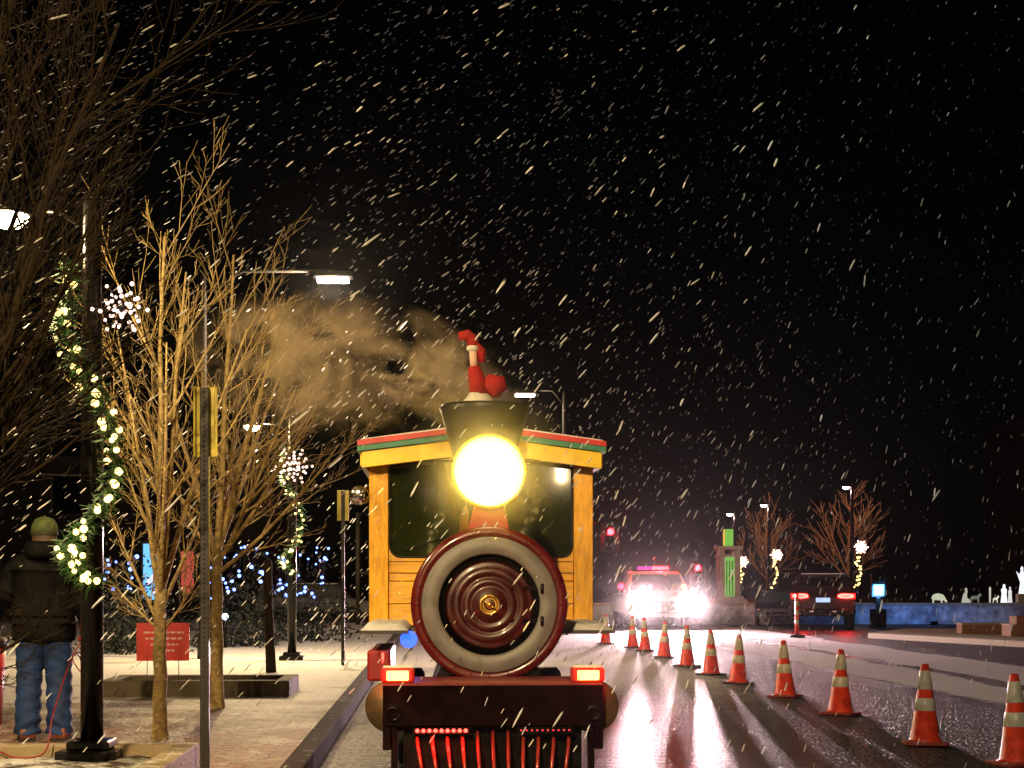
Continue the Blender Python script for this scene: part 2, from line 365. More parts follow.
# ================================================================ garlanded lamp posts
def garland(mb_leaf, mb_bulb, path, rnd, n_leaf, n_bulb, w_, bulb_r=.016, leaf=.06):
    segs = len(path)-1; mb_leaf.tube(path, .012, 6)
    def pt(t):
        i = min(int(t*segs), segs-1); return path[i].lerp(path[i+1], t*segs-i)
    for i in range(n_leaf):
        p = pt(rnd.random()); d = Vector((rnd.gauss(0,1), rnd.gauss(0,1), rnd.gauss(0,.8))).normalized()
        q = p+d*w_*rnd.random(); L = leaf*rnd.uniform(.6,1.3); s = d.orthogonal().normalized()*leaf*.14
        e = q+(d+Vector((0,0,-.3))).normalized()*L
        mb_leaf.add([q-s, q+s, e+s*.3, e-s*.3], [(0,1,2,3)])
    for i in range(n_bulb):
        p = pt((i+rnd.random())/n_bulb); d = Vector((rnd.gauss(0,1), -abs(rnd.gauss(0,1)), rnd.gauss(0,.8))).normalized()
        mb_bulb.append((p+d*w_*rnd.uniform(.5,1), bulb_r*rnd.uniform(.7,1.2)))
def lamp_post(label, px, zc, z0, hl, hs, star_dx, rnd, s=1.0, n_leaf=500, n_bulb=40, br=.016, garl=None, energy=200, lampcol=(1,.72,.34), arm=-.6, star_r=.19, pole_r=.075, lampmat=None):
    p = at(px, zc); root = thing('lamp_post', label, 'lamp post', (p.x, p.y, z0), -YAW*0, 'lamp posts with lit garlands and star decorations')
    m = MB(); m.box((-.2*s,-.2*s,-.12),(.2*s,.2*s,.07)).box((-.14*s,-.14*s,.07),(.14*s,.14*s,.13)); m.build('base', BLACKP, root, bevel=.012)
    m = MB(); m.lathe([(pole_r,.13),(pole_r,hl*.5),(pole_r*.8,hl+.1),(pole_r*.9,hl+.12),(.01,hl+.18)], n=16); m.build('pole', BLACKP, root)
    m = MB(); m.tube([(0,0,hl-.1),(arm*.4,0,hl+.03),(arm,0,hl+.06)], .022, 8); m.build('lamp_arm', BLACKP, root)
    hd = MB(); hd.lathe([(.02,.12),(.06,.10),(.15,.03),(.16,0),(.14,-.005)], (arm,0,hl), n=20); ho = hd.build('lamp_head', BLACKP, root)
    MB().lathe([(.0001,-.085),(.07,-.075),(.12,-.04),(.135,0)], (arm,0,hl-.006), n=20).build('lens', lampmat or LAMPW, ho)
    lamp('POINT', 'lamp_light', (arm,0,hl-.2), energy, lampcol, root, .09)
    lf, bl = MB(), []
    path = garl or [Vector(v) for v in ((-.10,-.1,hl-.35),(-.17,-.12,hl-.75),(-.05,-.14,hl-1.05),(.13,-.1,hl-1.35),(.17,-.05,hl-1.65),(.10,-.12,hl-1.95),(-.12,-.14,hl-2.2),(-.08,-.14,hl-2.35),(.06,-.12,hl-2.45))]
    garland(lf, bl, path, rnd, n_leaf, n_bulb, .085, br); gl_ = lf.build('garland', LEAF, root, fix=False)
    beads('bulb', BULB, bl, gl_)
    st = MB(); sb = []; c = Vector((star_dx, -.12, hs))
    for k in range(12):
        a = 2*pi*k/12; e = c+Vector((cos(a), 0, sin(a)))*star_r*(1 if k % 2 == 0 else .8)
        st.tube([c, e], .004, 5)
        for t in (.25,.5,.75,1.0):
            sb.append((c.lerp(e, t)+Vector((rnd.uniform(-.015,.015), rnd.uniform(-.03,.03), rnd.uniform(-.015,.015))), min(br,.013 if zc < 15 else 1)*rnd.uniform(.8,1.15)))
    st.tube([(0,0,hs),(star_dx,-.1,hs)], .008, 6)
    so_ = st.build('star_frame', STEEL, root); beads('bulb', BULBW, sb, so_)
    return root
rg = random.Random(3)
lamp_post('black lamp post wrapped in pine garland, nearest on the left beside the man', 92, 10.0, .24, 3.62, 2.98, .22, rg, n_leaf=1500, n_bulb=52, br=.024, energy=330, arm=-.55, star_r=.17)
lamp_post('garlanded lamp post farther down the pavement, left of the train', 292, 25.0, .15, 3.9, 3.22, .04, rg, n_leaf=500, n_bulb=40, br=.022, energy=1100, arm=-.66, star_r=.3)
for (x_, y_, lb) in ((.05,-9,'garlanded lamp post behind the photographer, mirrored left of the headlamp'),(2.0,-6,'garlanded lamp post behind the photographer, mirrored right of the headlamp')):
    q_ = lamp_post(lb, 0, 10, .0, 3.9, 3.55, .1, rg, n_leaf=200, n_bulb=34, br=.03, energy=60, star_r=.26, arm=-.7); q_.location = (x_, y_, 0); q_.rotation_euler = (0,0,pi)
for px, zc, lb in ((735,64,'garlanded lamp post right behind the stone monument'), (769,62,'garlanded lamp post between the stone monument and the dark car'), (852,55,'garlanded lamp post rising behind the roof of the black SUV')):
    g_ = [Vector(v) for v in ((.25,-.1,1.9),(.15,-.1,1.55),(.3,-.1,1.25),(.2,-.1,.9),(.05,-.1,.6))]
    lamp_post(lb, px, zc, .66, ht({735:514,769:505,852:487}[px], zc)-.66, ht({735:562,769:555,852:547}[px], zc)-.66, .30, rg, n_leaf=120, n_bulb=22, br=.035, garl=g_, energy=80, lampcol=(1,.75,.65), arm=-.22, star_r=.24, lampmat=LAMPP)

# ================================================================ tall street lamps
def street_lamp(label, px, zc, pole_dx, h, energy, group='tall street lamps', z0=0, target=None, col=(1,.72,.45), spot=None, lens_s=1.0, loc=None):
    p = at(px, zc) if loc is None else Vector(loc)
    root = thing('street_lamp', label, 'street lamp', (p.x+pole_dx, p.y, z0), 0, group)
    MB().lathe([(.11,0),(.10,.4),(.075,.45),(.05,h),(.02,h+.1)], n=12).build('pole', STEEL, root)
    MB().tube([(0,0,h-.3),(-pole_dx*.3,0,h+.1),(-pole_dx,0,h+.12)], .03, 8).build('arm', STEEL, root)
    ho = MB().prism([(-.34,0),(.34,0),(.30,.10),(-.26,.12)], -.15, .15, 'y', Matrix.Translation((-pole_dx,0,h))).build('lamp_head', STEEL, root, bevel=.02)
    MB().box((-.27*lens_s,-.12,-.07),(.27*lens_s,.12,-.003), Matrix.Translation((-pole_dx,0,h))).build('lens', LAMPP, ho, bevel=.02)
    if spot: lamp('SPOT', 'lamp_light', (-pole_dx,0,h-.12), energy, col, root, .14, target=(Vector(target)-root.location-Vector((0,0,0))), spot=spot, blend=.7)
    else: lamp('POINT', 'lamp_light', (-pole_dx,0,h-.2), energy, col, root, .12)
    return root
street_lamp('tall street lamp with a glowing head above the two young trees', 333, 25.5, -2.18, ht(278, 25.5)-.15, 1700, z0=.15)
street_lamp('tall street lamp glowing just above the train cab roof', 525, 42, 1.1, ht(394, 42), 500)
# the lamp the photographer stands under, lighting the train's nose
k_ = street_lamp('street lamp behind the photographer', 0, 0, -1.2, 9.0, 4800, target=(0,0,0), col=(1,.84,.60), spot=None, loc=(-3.2, -7.5, 0))
lamp('SPOT', 'lamp_beam', (1.2,0,8.8), 12500, (1,.63,.23), k_, .14, target=(1.2+.9,20.5,0.8), spot=34, blend=.6)

# ================================================================ sign posts
YEL = mat('reflective yellow sign', (.75,.62,.06), .4, var=.15)
def perforated_post(label, px, zc, z0, h, plate_w, plate_h, name='sign_post', s=.027):
    p = at(px, zc); root = thing(name, label, 'sign post', (p.x, p.y, z0), 0, 'narrow markers on steel posts')
    m = MB(); m.box((-s,-s,-.1),(s,s,h)); m.build('post', mat('dark steel post', (.012,.010,.008), .5, 0, var=.5, vscale=30), root, bevel=.004)
    hs = MB()
    for i in range(int(h/.03)): hs.tube([(0,-s-.0015,.03+i*.03),(0,-s-.003,.03+i*.03)], .006, 6)
    for i in range(int(h/.03)): hs.tube([(-s-.0015,0,.03+i*.03),(-s-.003,0,.03+i*.03)], .006, 6)
    hs.build('punched_holes', mat('hole black', (.004,.004,.004), .9), root)
    m = MB(); m.box((-plate_w/2, s+.003, h-plate_h),(plate_w/2, s+.012, h+.01))
    m.box((-plate_w/2,-.004,h-plate_h),(-plate_w/2+.012,s+.002,h+.01)).box((plate_w/2-.012,-.004,h-plate_h),(plate_w/2,s+.002,h+.01)); m.build('sign_plate', YEL, root, bevel=.003)
    return root
perforated_post('tall perforated steel post with a narrow yellow sign, nearest the camera', 205, 9.2, .15, ht(388, 9.2)-.15, .14, .42)
perforated_post('narrow pale marker on a thin post just left of the train cab', 343, 23.4, .15, ht(491, 23.4)-.15, .18, .46)
p = at(270, 21.5); r_ = thing('leaning_post', 'dark slightly leaning post standing behind the concrete planter kerb', 'post', (p.x, p.y, .15))
MB().tube([(.02,0,-.1),(.0,0,.4),(-.03,0,1.0),(-.03,0,1.6)], [.08,.07,.065,.06], 10).build('shaft', DARKBARK, r_)

# red yard sign
p = at(163, 17.4); r_ = thing('yard_sign', 'small red sign with pale lettering on wire legs behind the nearer young tree', 'sign', (p.x, p.y, .25), R(3))
MB().box((-.30,-.006,.27),(.30,.006,.71)).build('panel', mat('red sign board', (.55,.02,.015), .5, var=.15), r_)
for i, (zz, a, b) in enumerate(((.60,-.22,.24),(.53,-.20,.22),(.46,-.14,.17),(.39,-.10,.13))):
    m = MB(); x = a; rr_ = random.Random(i)
    while x < b:
        L = rr_.uniform(.03,.08); m.box((x,-.0085,zz-.011),(min(b, x+L),-.0065,zz+.011)); x += L+.018
    m.box((a,-.0066,zz-.002),(b,-.0061,zz+.002)); m.build('text_line', mat('pale print', (.75,.45,.40), .5), r_)
for sx in (-.18,.18): MB().tube([(sx,.0,-.2),(sx,.0,.3)], .005, 6).build('wire_leg', STEEL, r_)


# ================================================================ the locomotive
LX = .40
MAROON = mat('maroon enamel', (.10,.004,.004), .28, var=.35, vscale=6, coat=.5)
MAROOND = mat('dark maroon enamel', (.007,.0006,.0006), .17, var=.4, vscale=8, spec=.3)
WOOD = mat('orange varnished wood', (.84,.42,.008), .38, var=.28, vscale=7, bump=.25, bscale=20, coat=.35, stretch=(6,6,1.0))
WOODH = mat('orange varnished board', (.84,.42,.008), .38, var=.28, vscale=7, bump=.25, bscale=20, coat=.35, stretch=(1.0,6,7))
YELLOW = mat('yellow fascia paint', (.92,.62,.004), .35, var=.12, coat=.4)
REDP = mat('red roof trim', (.62,.015,.015), .35, var=.15, coat=.3)
GREENP = mat('green roof trim', (.01,.22,.12), .4, var=.2, coat=.3)
SILVER = mat('silver grey ring', (.17,.165,.155), .5, .1, var=.25, vscale=9)
BRASS = mat('brass', (.75,.45,.10), .28, .9, var=.2)
BLK = mat('black iron', (.006,.005,.005), .25, var=.5, spec=.2)
RUNB = mat('running board', (.03,.03,.03), .5, var=.3)
loco = thing('locomotive', 'yellow and maroon parade train engine with one huge glowing round headlamp', 'train engine', (LX, 0, 0))
YB = 10.28           # bumper front
YF = 11.0            # boiler face
YC = 12.95           # cab front
BZ = 1.255
# boiler
MB().lathe([(.56,YF+.10),(.56,YC+.02)], (0,0,BZ), 'y', 48).build('boiler', BLK, loco)
bands = MB()
for y in (11.5, 12.1, 12.7): bands.lathe([(.563,y),(.575,y+.005),(.575,y+.05),(.563,y+.055)], (0,0,BZ), 'y', 48)
bands.build('boiler_band', BRASS, loco)
fr = MB().lathe([(.50,YF+.13),(.575,YF+.10),(.578,YF+.03),(.565,YF+.004),(.535,YF-.006),(.495,YF),(.488,YF+.03)], (0,0,BZ), 'y', 96, cap=False).build('smokebox_ring', MAROON, loco)
m = MB()
for k in range(24):
    a = 2*pi*k/24; beads('rivet', MAROON, [((.528*cos(a), YF-.008, BZ+.528*sin(a)), .011)], fr)
MB().lathe([(.499,YF+.04),(.499,YF-.012),(.490,YF-.022),(.385,YF-.022),(.372,YF-.012),(.372,YF+.04)], (0,0,BZ), 'y', 96, cap=False).build('silver_ring', SILVER, loco)
MB().lathe([(.0001,YF+.045),(.38,YF+.045),(.38,YF+.06)], (0,0,BZ), 'y', 64).build('recess_plate', BLK, loco)
dr = MB().lathe([(.325,YF+.05),(.322,YF+.025),(.305,YF+.012),(.285,YF+.022),(.275,YF+.004),(.215,YF+.0),(.205,YF+.016),(.195,YF-.002),(.15,YF-.010),(.14,YF+.004),(.125,YF-.014),(.0001,YF-.02)], (0,0,BZ), 'y', 64).build('smokebox_door', mat('door enamel', (.045,.003,.003), .35, var=.5, vscale=9, coat=.25), loco)
MB().lathe([(.075,YF-.016),(.078,YF-.03),(.068,YF-.036),(.055,YF-.03),(.052,YF-.018)], (0,0,BZ), 'y', 32).lathe([(.03,YF-.02),(.028,YF-.05),(.012,YF-.062),(.0001,YF-.064)], (0,0,BZ), 'y', 20).tube([(0,YF-.05,BZ),(.05,YF-.055,BZ-.035)], .006, 6).tube([(0,YF-.05,BZ),(-.045,YF-.055,BZ+.03)], .006, 6).build('hub', BRASS, dr)
m = MB()
for z in (.12,-.12): m.box((.16,YF+.004,BZ+z-.016),(.40,YF+.03,BZ+z+.016)); m.tube([(.385,YF-.03,BZ+z-.035),(.385,YF-.03,BZ+z+.035)], .013, 8)
m.build('hinge', MAROOND, dr)
# saddle under the boiler
MB().prism([(-.42,.62),(.42,.62),(.30,.98),(-.30,.98)], YF+.1, YC, 'y').build('saddle', BLK, loco)
# bumper beam, pilot and what hangs on it
beam = MB().box((-.757,YB,.43),(.757,YB+.14,.72)).box((-.757,YB,.27),(-.70,YB+.14,.43)).box((.70,YB,.27),(.757,YB+.14,.43)).build('bumper_beam', MAROOND, loco, bevel=.008)
MB().box((-.755,YB-.004,.712),(.755,YB+.75,.728)).build('front_deck', mat('deck edge', (.20,.03,.03), .4, .2, var=.3), loco)
for sx in (-1, 1):
    ring = [(sx*.685+.043*cos(t), YB-.02, .52+.043*sin(t)) for t in [2*pi*i/20 for i in range(21)]]
    MB().tube(ring, .009, 8).box((sx*.685-.03,YB-.012,.555),(sx*.685+.03,YB+.002,.585)).build('tie_ring', BLK, beam)
    MB().lathe([(.0001,YB+.16),(.175,YB+.16),(.185,YB+.175),(.185,YB+.24),(.0001,YB+.25)], (sx*.70,0,.555), 'y', 36).build('side_disc', mat('dull brass disc', (.13,.10,.05), .45, .5, var=.4) , loco)
    h_ = MB().box((sx*.655-.115,YB+.02,.728),(sx*.655+.115,YB+.16,.83)).build('marker_housing', mat('red housing', (.45,.02,.02), .4), loco, bevel=.02)
    MB().box((sx*.655-.075,YB+.004,.745),(sx*.655+.075,YB+.019,.812)).build('marker_lens', emis('marker amber', (1,.20,.04), 14), h_, bevel=.01)
    lamp('POINT', 'marker_light', (sx*.655,YB-.12,.78), 1.1, (1,.10,.04), loco, .04)
    lamp('POINT', 'added_red_spill', (sx*.86,YB-.05,.80), 2.5, (1,.03,.02), loco, .04)  # extra red light beside the marker, added to redden the road
    MB().box((sx*.655-.10,YB+.02,.832),(sx*.655+.10,YB+.15,.842)).build('snow_cap', SNOW, h_)
# pilot: frame and bars
m = MB(); m.box((-.70,YB+.03,.05),(-.655,YB+.12,.43)).box((.655,YB+.03,.05),(.70,YB+.12,.43)).box((-.70,YB+.02,.03),(.70,YB+.13,.07)); m.build('pilot_frame', MAROOND, loco, bevel=.005)
for i in range(11):
    x = -.53+i*.106
    MB().tube([(x*1.0,YB+.12,.41),(x*.98,YB+.02,.30),(x*.9,YB-.10-.16*(1-abs(x)/.6),.07)], .013, 8).build('pilot_bar', mat('led lit iron bar', (.35,.04,.03), .35, .2, coat=.3), loco)  # red of the LED light is put into the bar colour
MB().box((-.62,YB+.13,.08),(.62,YB+.16,.42)).build('back_plate', BLK, loco)
# two led strips
for (xa, xb, n_, em, nm) in ((-.52,-.19,9,REDS,'led'),(.19,.52,10,emis('dim red led', (1,.03,.05), 2.5, 'NONE'),'led')):
    st = MB().box((xa-.03,YB-.022,.385),(xb+.03,YB-.002,.425)).build('led_strip', BLK, loco)
    m = MB(); rr_ = .0135 if em is REDS else .006
    beads('led', em, [((xa+(xb-xa)*k/(n_-1), YB-.026, .405), rr_) for k in range(n_)], st)
l_ = lamp('AREA', 'led_glow', (-.355,YB-.06,.40), 5, (1,.03,.02), loco, .1, target=(-.355,YB+.02,.1)); l_.data.shape = 'RECTANGLE'; l_.data.size = .33; l_.data.size_y = .02
# running boards with snow
for sx in (-1, 1):
    MB().box((sx*.60,YF+.35,1.03),(sx*.97,YC+.35,1.055)).build('running_board', RUNB, loco)
    m = MB(); vs = []; fs = []; nx, ny = 8, 26
    for j in range(ny+1):
        for i in range(nx+1):
            e = min(1, 4*min(i, nx-i)/nx)*min(1, 13*min(j, ny-j)/ny)
            vs.append((sx*(.605+.36*i/nx), YF+.355+(YC-.02-YF)*j/ny, 1.057+min(1,e*2.2)*(.045+.012*mnoise.noise(Vector((i*.8, j*.6, sx))))))
    for j in range(ny):
        for i in range(nx): fs.append((j*(nx+1)+i, j*(nx+1)+i+1, (j+1)*(nx+1)+i+1, (j+1)*(nx+1)+i))
    m.add(vs, fs, True); m.build('snow_layer', SNOW, loco)
    # red tank / step box under the board
    if sx < 0:
        tb = MB().box((sx*.74,YF+.55,.66),(sx*.92,YC,.90)).build('side_tank', mat('red side tank', (.30,.012,.010), .4, var=.2), loco, bevel=.02)
        MB().box((sx*.80-.008,YF+.54,.80),(sx*.80+.008,YF+.549,.88)).build('tank_latch', CHROME, tb)
    # wheels
    for y in (11.9, 13.3):
        t = MB().lathe([(.17,-.11),(.30,-.11),(.335,-.08),(.335,.08),(.30,.11),(.17,.11)], (sx*.60,y,.335), 'x', 36, closed=True).build('wheel', RUBBER, loco)
        MB().lathe([(.0001,-.05),(.17,-.08),(.17,.08),(.0001,.05)], (sx*.60,y,.335), 'x', 24).build('rim', STEEL, t)
MB().tube([(-.60,YF+.5,.985),(-.60,YF+.46,.985)], .065, 16).build('blue_lamp', emis('blue lamp', (.01,.05,1), 5, 'NONE'), loco)
lamp('POINT', 'blue_light', (-.60,YF+.3,.96), .35, (.05,.1,1), loco, .03)
# headlamp on its bracket
HZ = ht(472, 11.15)
m = MB(); m.prism([(-.16,BZ+.54),(.16,BZ+.54),(.10,HZ-.22),(-.10,HZ-.22)], YF+.12, YF+.42, 'y'); m.build('headlamp_bracket', mat('red bracket', (.40,.03,.02), .35, coat=.4), loco, bevel=.01)
hb = MB().lathe([(.03,YF+.50),(.16,YF+.46),(.24,YF+.34),(.262,YF+.20),(.275,YF+.10),(.275,YF+.06),(.258,YF+.06),(.25,YF+.14),(.235,YF+.2)], (0,0,HZ), 'y', 64, cap=False).build('headlamp_shell', mat('headlamp yellow paint', (.85,.60,.04), .3, .2, coat=.3), loco)
HEADE = emis('headlamp glass', (1,.84,.35), 36)
MB().lathe([(.0001,YF+.070),(.12,YF+.077),(.19,YF+.098),(.222,YF+.118)], (0,0,HZ), 'y', 64, cap=False).build('headlamp_glass', HEADE, hb)
MB().lathe([(.223,YF+.118),(.262,YF+.066)], (0,0,HZ), 'y', 64, cap=False).build('painted_halo_ring', emis('headlamp halo glow', (1,.62,.015), 5), hb)  # glowing ring stands in for the yellow halo round the lamp glass
lamp('SPOT', 'headlamp_beam', (0,YF+.02,HZ), 520, (1,.64,.05), loco, .2, target=(0,YF-6,1.2), spot=150, blend=1)
# stack
SY = 11.55
stk = MB().lathe([(.13,BZ+.52),(.12,BZ+.70),(.15,BZ+.80),(.33,ht(420,11.9)),(.345,ht(414,11.9)),(.335,ht(411,11.9)),(.30,ht(414,11.9)),(.12,BZ+.85)], (-.02,SY,0), 'z', 48, cap=False).build('smokestack', mat('stack paint', (.018,.014,.007), .4, .2, var=.3), loco)
# dome, bell
MB().lathe([(.22,BZ+.50),(.20,BZ+.62),(.19,BZ+.74),(.13,BZ+.83),(.0001,BZ+.86)], (0,12.45,0), 'z', 32).build('steam_dome', BRASS, loco)
# cab
cab = loco
cw = .965
def rounded(x0, x1, z0, z1, r, n=6):
    pts = []
    for cx, cz, a0 in ((x1-r,z0+r,-90),(x1-r,z1-r,0),(x0+r,z1-r,90),(x0+r,z0+r,180)):
        for i in range(n+1):
            a = R(a0+90*i/n); pts.append((cx+r*cos(a), cz+r*sin(a)))
    return pts
zb, zt = 1.05, 2.56
for sx in (-1, 1):
    MB().box((sx*(cw-.165),YC-.03,zb),(sx*cw,YC+.10,zt-.03)).build('corner_post', WOOD, loco, bevel=.008)
    MB().box((sx*(cw-.168),YC-.036,2.36),(sx*(cw+.003),YC+.10,2.385)).build('post_collar', WOOD, loco, bevel=.004)
    MB().box((sx*(cw-.03),YC+.10,zb),(sx*cw,YC+1.3,1.68)).build('cab_side', WOODH, loco)
    MB().box((sx*(cw-.06),YC+1.2,zb),(sx*(cw+.002),YC+1.32,zt-.03)).build('rear_post', WOOD, loco, bevel=.008)
MB().box((-cw+.03,YC+1.28,zb),(cw-.03,YC+1.31,zt)).build('cab_back', mat('dark cab panel', (.035,.03,.02), .5, var=.3), loco)
MB().box((-cw+.03,YC+.05,zb-.02),(cw-.03,YC+1.3,zb)).build('cab_floor', RUNB, loco)
iw = cw-.165
# front panel below the windscreen, planks
m = MB()
for k, (a, b, pr_) in enumerate(((zb,1.235,.0),(1.24,1.43,.012),(1.435,1.50,-.012),(1.505,1.60,.006))):
    for sx in (-1, 1): MB().box((sx*.36,YC+.02-pr_,a),(sx*(iw-.002),YC+.06,b)).build('front_plank', WOODH, loco, bevel=.006)
# windscreen frame with rounded opening
wx0, wx1, wz0, wz1 = -iw+.012, iw-.012, ht(557,YC), ht(461,YC)
ro = rounded(wx0, wx1, wz0, wz1, .09); N = len(ro)
def outer(p):
    x, z = p; ox = wx0-.01 if x < wx0+.3 else (wx1+.01 if x > wx1-.3 else x)
    return (max(-iw+.002, min(iw-.002, x*1.0 if wx0+.09 < x < wx1-.09 else (-iw+.002 if x < 0 else iw-.002))), (1.605 if z < wz0+.0901 else (zt if z > wz1-.0901 else z)))
vs = []
for y in (YC+.01, YC+.05):
    vs += [(x,y,z) for x, z in ro]+[(outer(p)[0],y,outer(p)[1]) for p in ro]
fs = []
for i in range(N):
    j = (i+1) % N
    fs += [(i,j,N+j,N+i), (2*N+i,2*N+j,3*N+j,3*N+i), (i,j,2*N+j,2*N+i)]
MB().add(vs, fs).build('windscreen_frame', WOODH, loco)
seal = [(x, YC+.006, z) for x, z in ro]+[(ro[0][0],YC+.006,ro[0][1])]
ws = MB().prism([(x,z) for x,z in rounded(wx0+.003, wx1-.003, wz0+.003, wz1-.003, .088)], YC+.028, YC+.034, 'y').build('windscreen', mat('windscreen glass', (.014,.020,.004), .03, coat=1, spec=1), loco)
MB().tube(seal, .009, 6).build('seal', RUBBER, ws)
MB().tube([(-.66,YC+.0,wz0+.06),(-.30,YC-.01,wz0+.17)], .006, 5).tube([(-.30,YC-.01,wz0+.17),(-.42,YC-.012,wz0+.02)], .008, 5).build('wiper', STEEL, ws)
# yellow-green glow of the windows is put into the windscreen colour
# roof
RZ = ht(446, 12.7); ex = 1.055; az = RZ+.135
y0, y1 = YC-.25, YC+1.5
for k, (o_, t_, mt, nm, dy) in enumerate(((.0,.045,REDP,'red_trim',-.012),(-.047,.055,GREENP,'green_trim',0),)):
    z0 = RZ+o_
    MB().prism([(-ex,z0),(0,z0+.135),(ex,z0),(ex,z0+t_),(0,z0+.135+t_),(-ex,z0+t_)], y0+dy, y1, 'y').build(nm, mt, loco)
zf_ = RZ-.05; 
MB().prism([(-ex+.035,zf_-.135),(-.30,zf_-.135+.09),(.30,zf_-.135+.09),(ex-.035,zf_-.135),(ex-.035,zf_+.004),(0,zf_+.138),(-ex+.035,zf_+.004)], y0+.03, y0+.09, 'y').build('fascia', YELLOW, loco, bevel=.004)
for sx in (-1, 1): MB().box((sx*(ex-.06),y0+.10,zf_-.11),(sx*(ex-.02),y1-.05,zf_+.0)).build('side_fascia', YELLOW, loco)
MB().prism([(-ex+.01,RZ+.048),(0,RZ+.183),(ex-.01,RZ+.048),(ex-.03,RZ+.062),(0,RZ+.205),(-ex+.03,RZ+.062)], y0+.05, y1-.02, 'y').build('roof_snow', SNOW, loco)
# mirror
mr_ = MB().tube([(-1.06,YC-.05,1.06),(-1.06,YC-.05,2.02)], .018, 8).tube([(-1.06,YC-.05,1.5),(-cw,YC-.0,1.5)], .012, 8).build('mirror_rod', STEEL, loco)
MB().ball((-1.05,YC-.07,ht(496,YC)), .085, 24, 14, (1,.35,1)).build('mirror', CHROME, mr_)

# striped-stocking figure upside down in the stack
fx, fy = LX-.02, SY+.02
zs = ht(412, 11.7)
fig = thing('chimney_figure', 'red costume legs with white cuffs sticking up out of the smokestack', 'holiday figure', (fx, fy, zs)); fig.scale = (.88,.88,.88)
RF = mat('red felt', (.34,.012,.012), .85, var=.2); WF = mat('white fur', (.75,.72,.62), .9, var=.15, bump=.8, bscale=80)
MB().lathe([(.20,-.02),(.16,.05),(.10,.12),(.05,.2)], (-.05,0,0), n=24).build('fur_trim', WF, fig)
MB().tube([(-.02,0,.17),(.05,0,.22),(.12,.0,.20),(.17,0,.15)], [.03,.10,.11,.05], 14).tube([(-.04,0,.13),(-.07,0,.28),(-.09,0,.38)], [.09,.075,.055], 14).build('trousers', RF, fig)
m = MB(); m.tube([(-.09,0,.38),(-.10,0,.52)], .035, 10); m.build('stocking', mat('striped stocking', (.7,.45,.35), .8), fig)
MB().lathe([(.03,0),(.055,.015),(.055,.045),(.03,.06)], (-.10,0,.51), n=16).build('cuff', WF, fig)
MB().tube([(-.10,0,.55),(-.10,0,.62),(-.15,-.02,.655),(-.22,-.04,.64)], [.045,.055,.05,.035], 12).tube([(-.02,.02,.42),(-.03,.02,.52),(-.08,.0,.57)], [.03,.045,.035], 12).build('boot', RF, fig)

# ================================================================ traffic cones
CO = mat('orange cone plastic', (.80,.05,.012), .42, var=.35, vscale=11, bump=.15); CW = mat('white reflective collar', (.66,.62,.46), .35, var=.3, vscale=14); CB = snow_mix('cone base', (.28,.03,.015), .6, .46, 14)
CBD = snow_mix('silhouette cone base', (.015,.012,.012), .7, .40, 14)  # black silhouette of the far bases is put into their colour
def make_cone(h=.71, base=CB):
    root = thing('traffic_cone', '', 'traffic cone', (0,0,0), 0, 'traffic cones in a line along the lane')
    k = h/.71
    rd = lambda z: .135-(.135-.033)*z/.71
    m = MB(); bp_ = rounded(-.185,.185,-.185,.185,.05,3); m.prism(bp_, .002, .03*k, 'z'); b_ = m.build('base', base, root, bevel=.006)
    MB().lathe([(rd(0)*1.12,.03*k),(rd(.05),.05*k),(rd(.71),.70*k),(.018,.71*k),(.014,.69*k)], n=28).build('body', CO, root)
    for a, b in ((.30,.41),(.485,.65)):
        MB().lathe([(rd(a)+.001,a*k),(rd(a)+.0035,(a+.003)*k),(rd(b)+.0035,(b-.003)*k),(rd(b)+.001,b*k)], n=28, cap=False).build('reflective_collar', CW, root)
    return root
cone0 = make_cone()
cone1 = make_cone(base=CBD)
spots = [(1017,11.7,'nearest the camera, cut off by the right edge'),(925,13.15,'second nearest the camera at the right, on the dark wet asphalt'),(840,16.2,'third nearest the camera, left of the nearest pair'),
         (785,18.8,'fourth from the camera, below the tall striped channelizer'),(738,21.2,'fifth from the camera, right of the truck headlight glare'),(711,23.3,'sixth from the camera, standing below the stone monument'),
         (687,25.7,'seventh from the camera, directly in front of the truck right headlamp'),(664,28.8,'eighth from the camera, in front of the middle of the truck'),
         (645,31.8,'ninth from the camera, right one of the close pair'),(633,33.6,'tenth from the camera, left one of the close pair'),(606,35.5,'farthest in the row, beside the train cab')]
for i, (px, zc, lb) in enumerate(spots):
    src = cone0 if i < 4 else cone1
    o = src if i in (0, 4) else copy_tree(src)
    p = at(px, zc); o.location = (p.x, p.y, 0); o.rotation_euler = (R(random.uniform(-2.2,2.2)), R(random.uniform(-2.2,2.2)), random.uniform(-.7,.7))
    o['label'] = 'orange traffic cone '+lb
p = at(797, 40); ch = thing('channelizer_post', 'tall striped orange and white channelizer in front of the black SUV', 'channelizer', (p.x, p.y, 0))
MB().lathe([(.21,.0),(.21,.05),(.16,.07),(.06,.09)], n=20).build('base', RUBBER, ch)
MB().lathe([(.055,.08),(.052,1.05),(.03,1.10),(.045,1.13),(.04,1.17),(.0001,1.19)], n=18).build('tube', CO, ch)
for a in (.35,.60,.85): MB().lathe([(.054,a),(.0575,a+.003),(.0575,a+.117),(.054,a+.12)], n=18).build('reflective_collar', CW, ch)
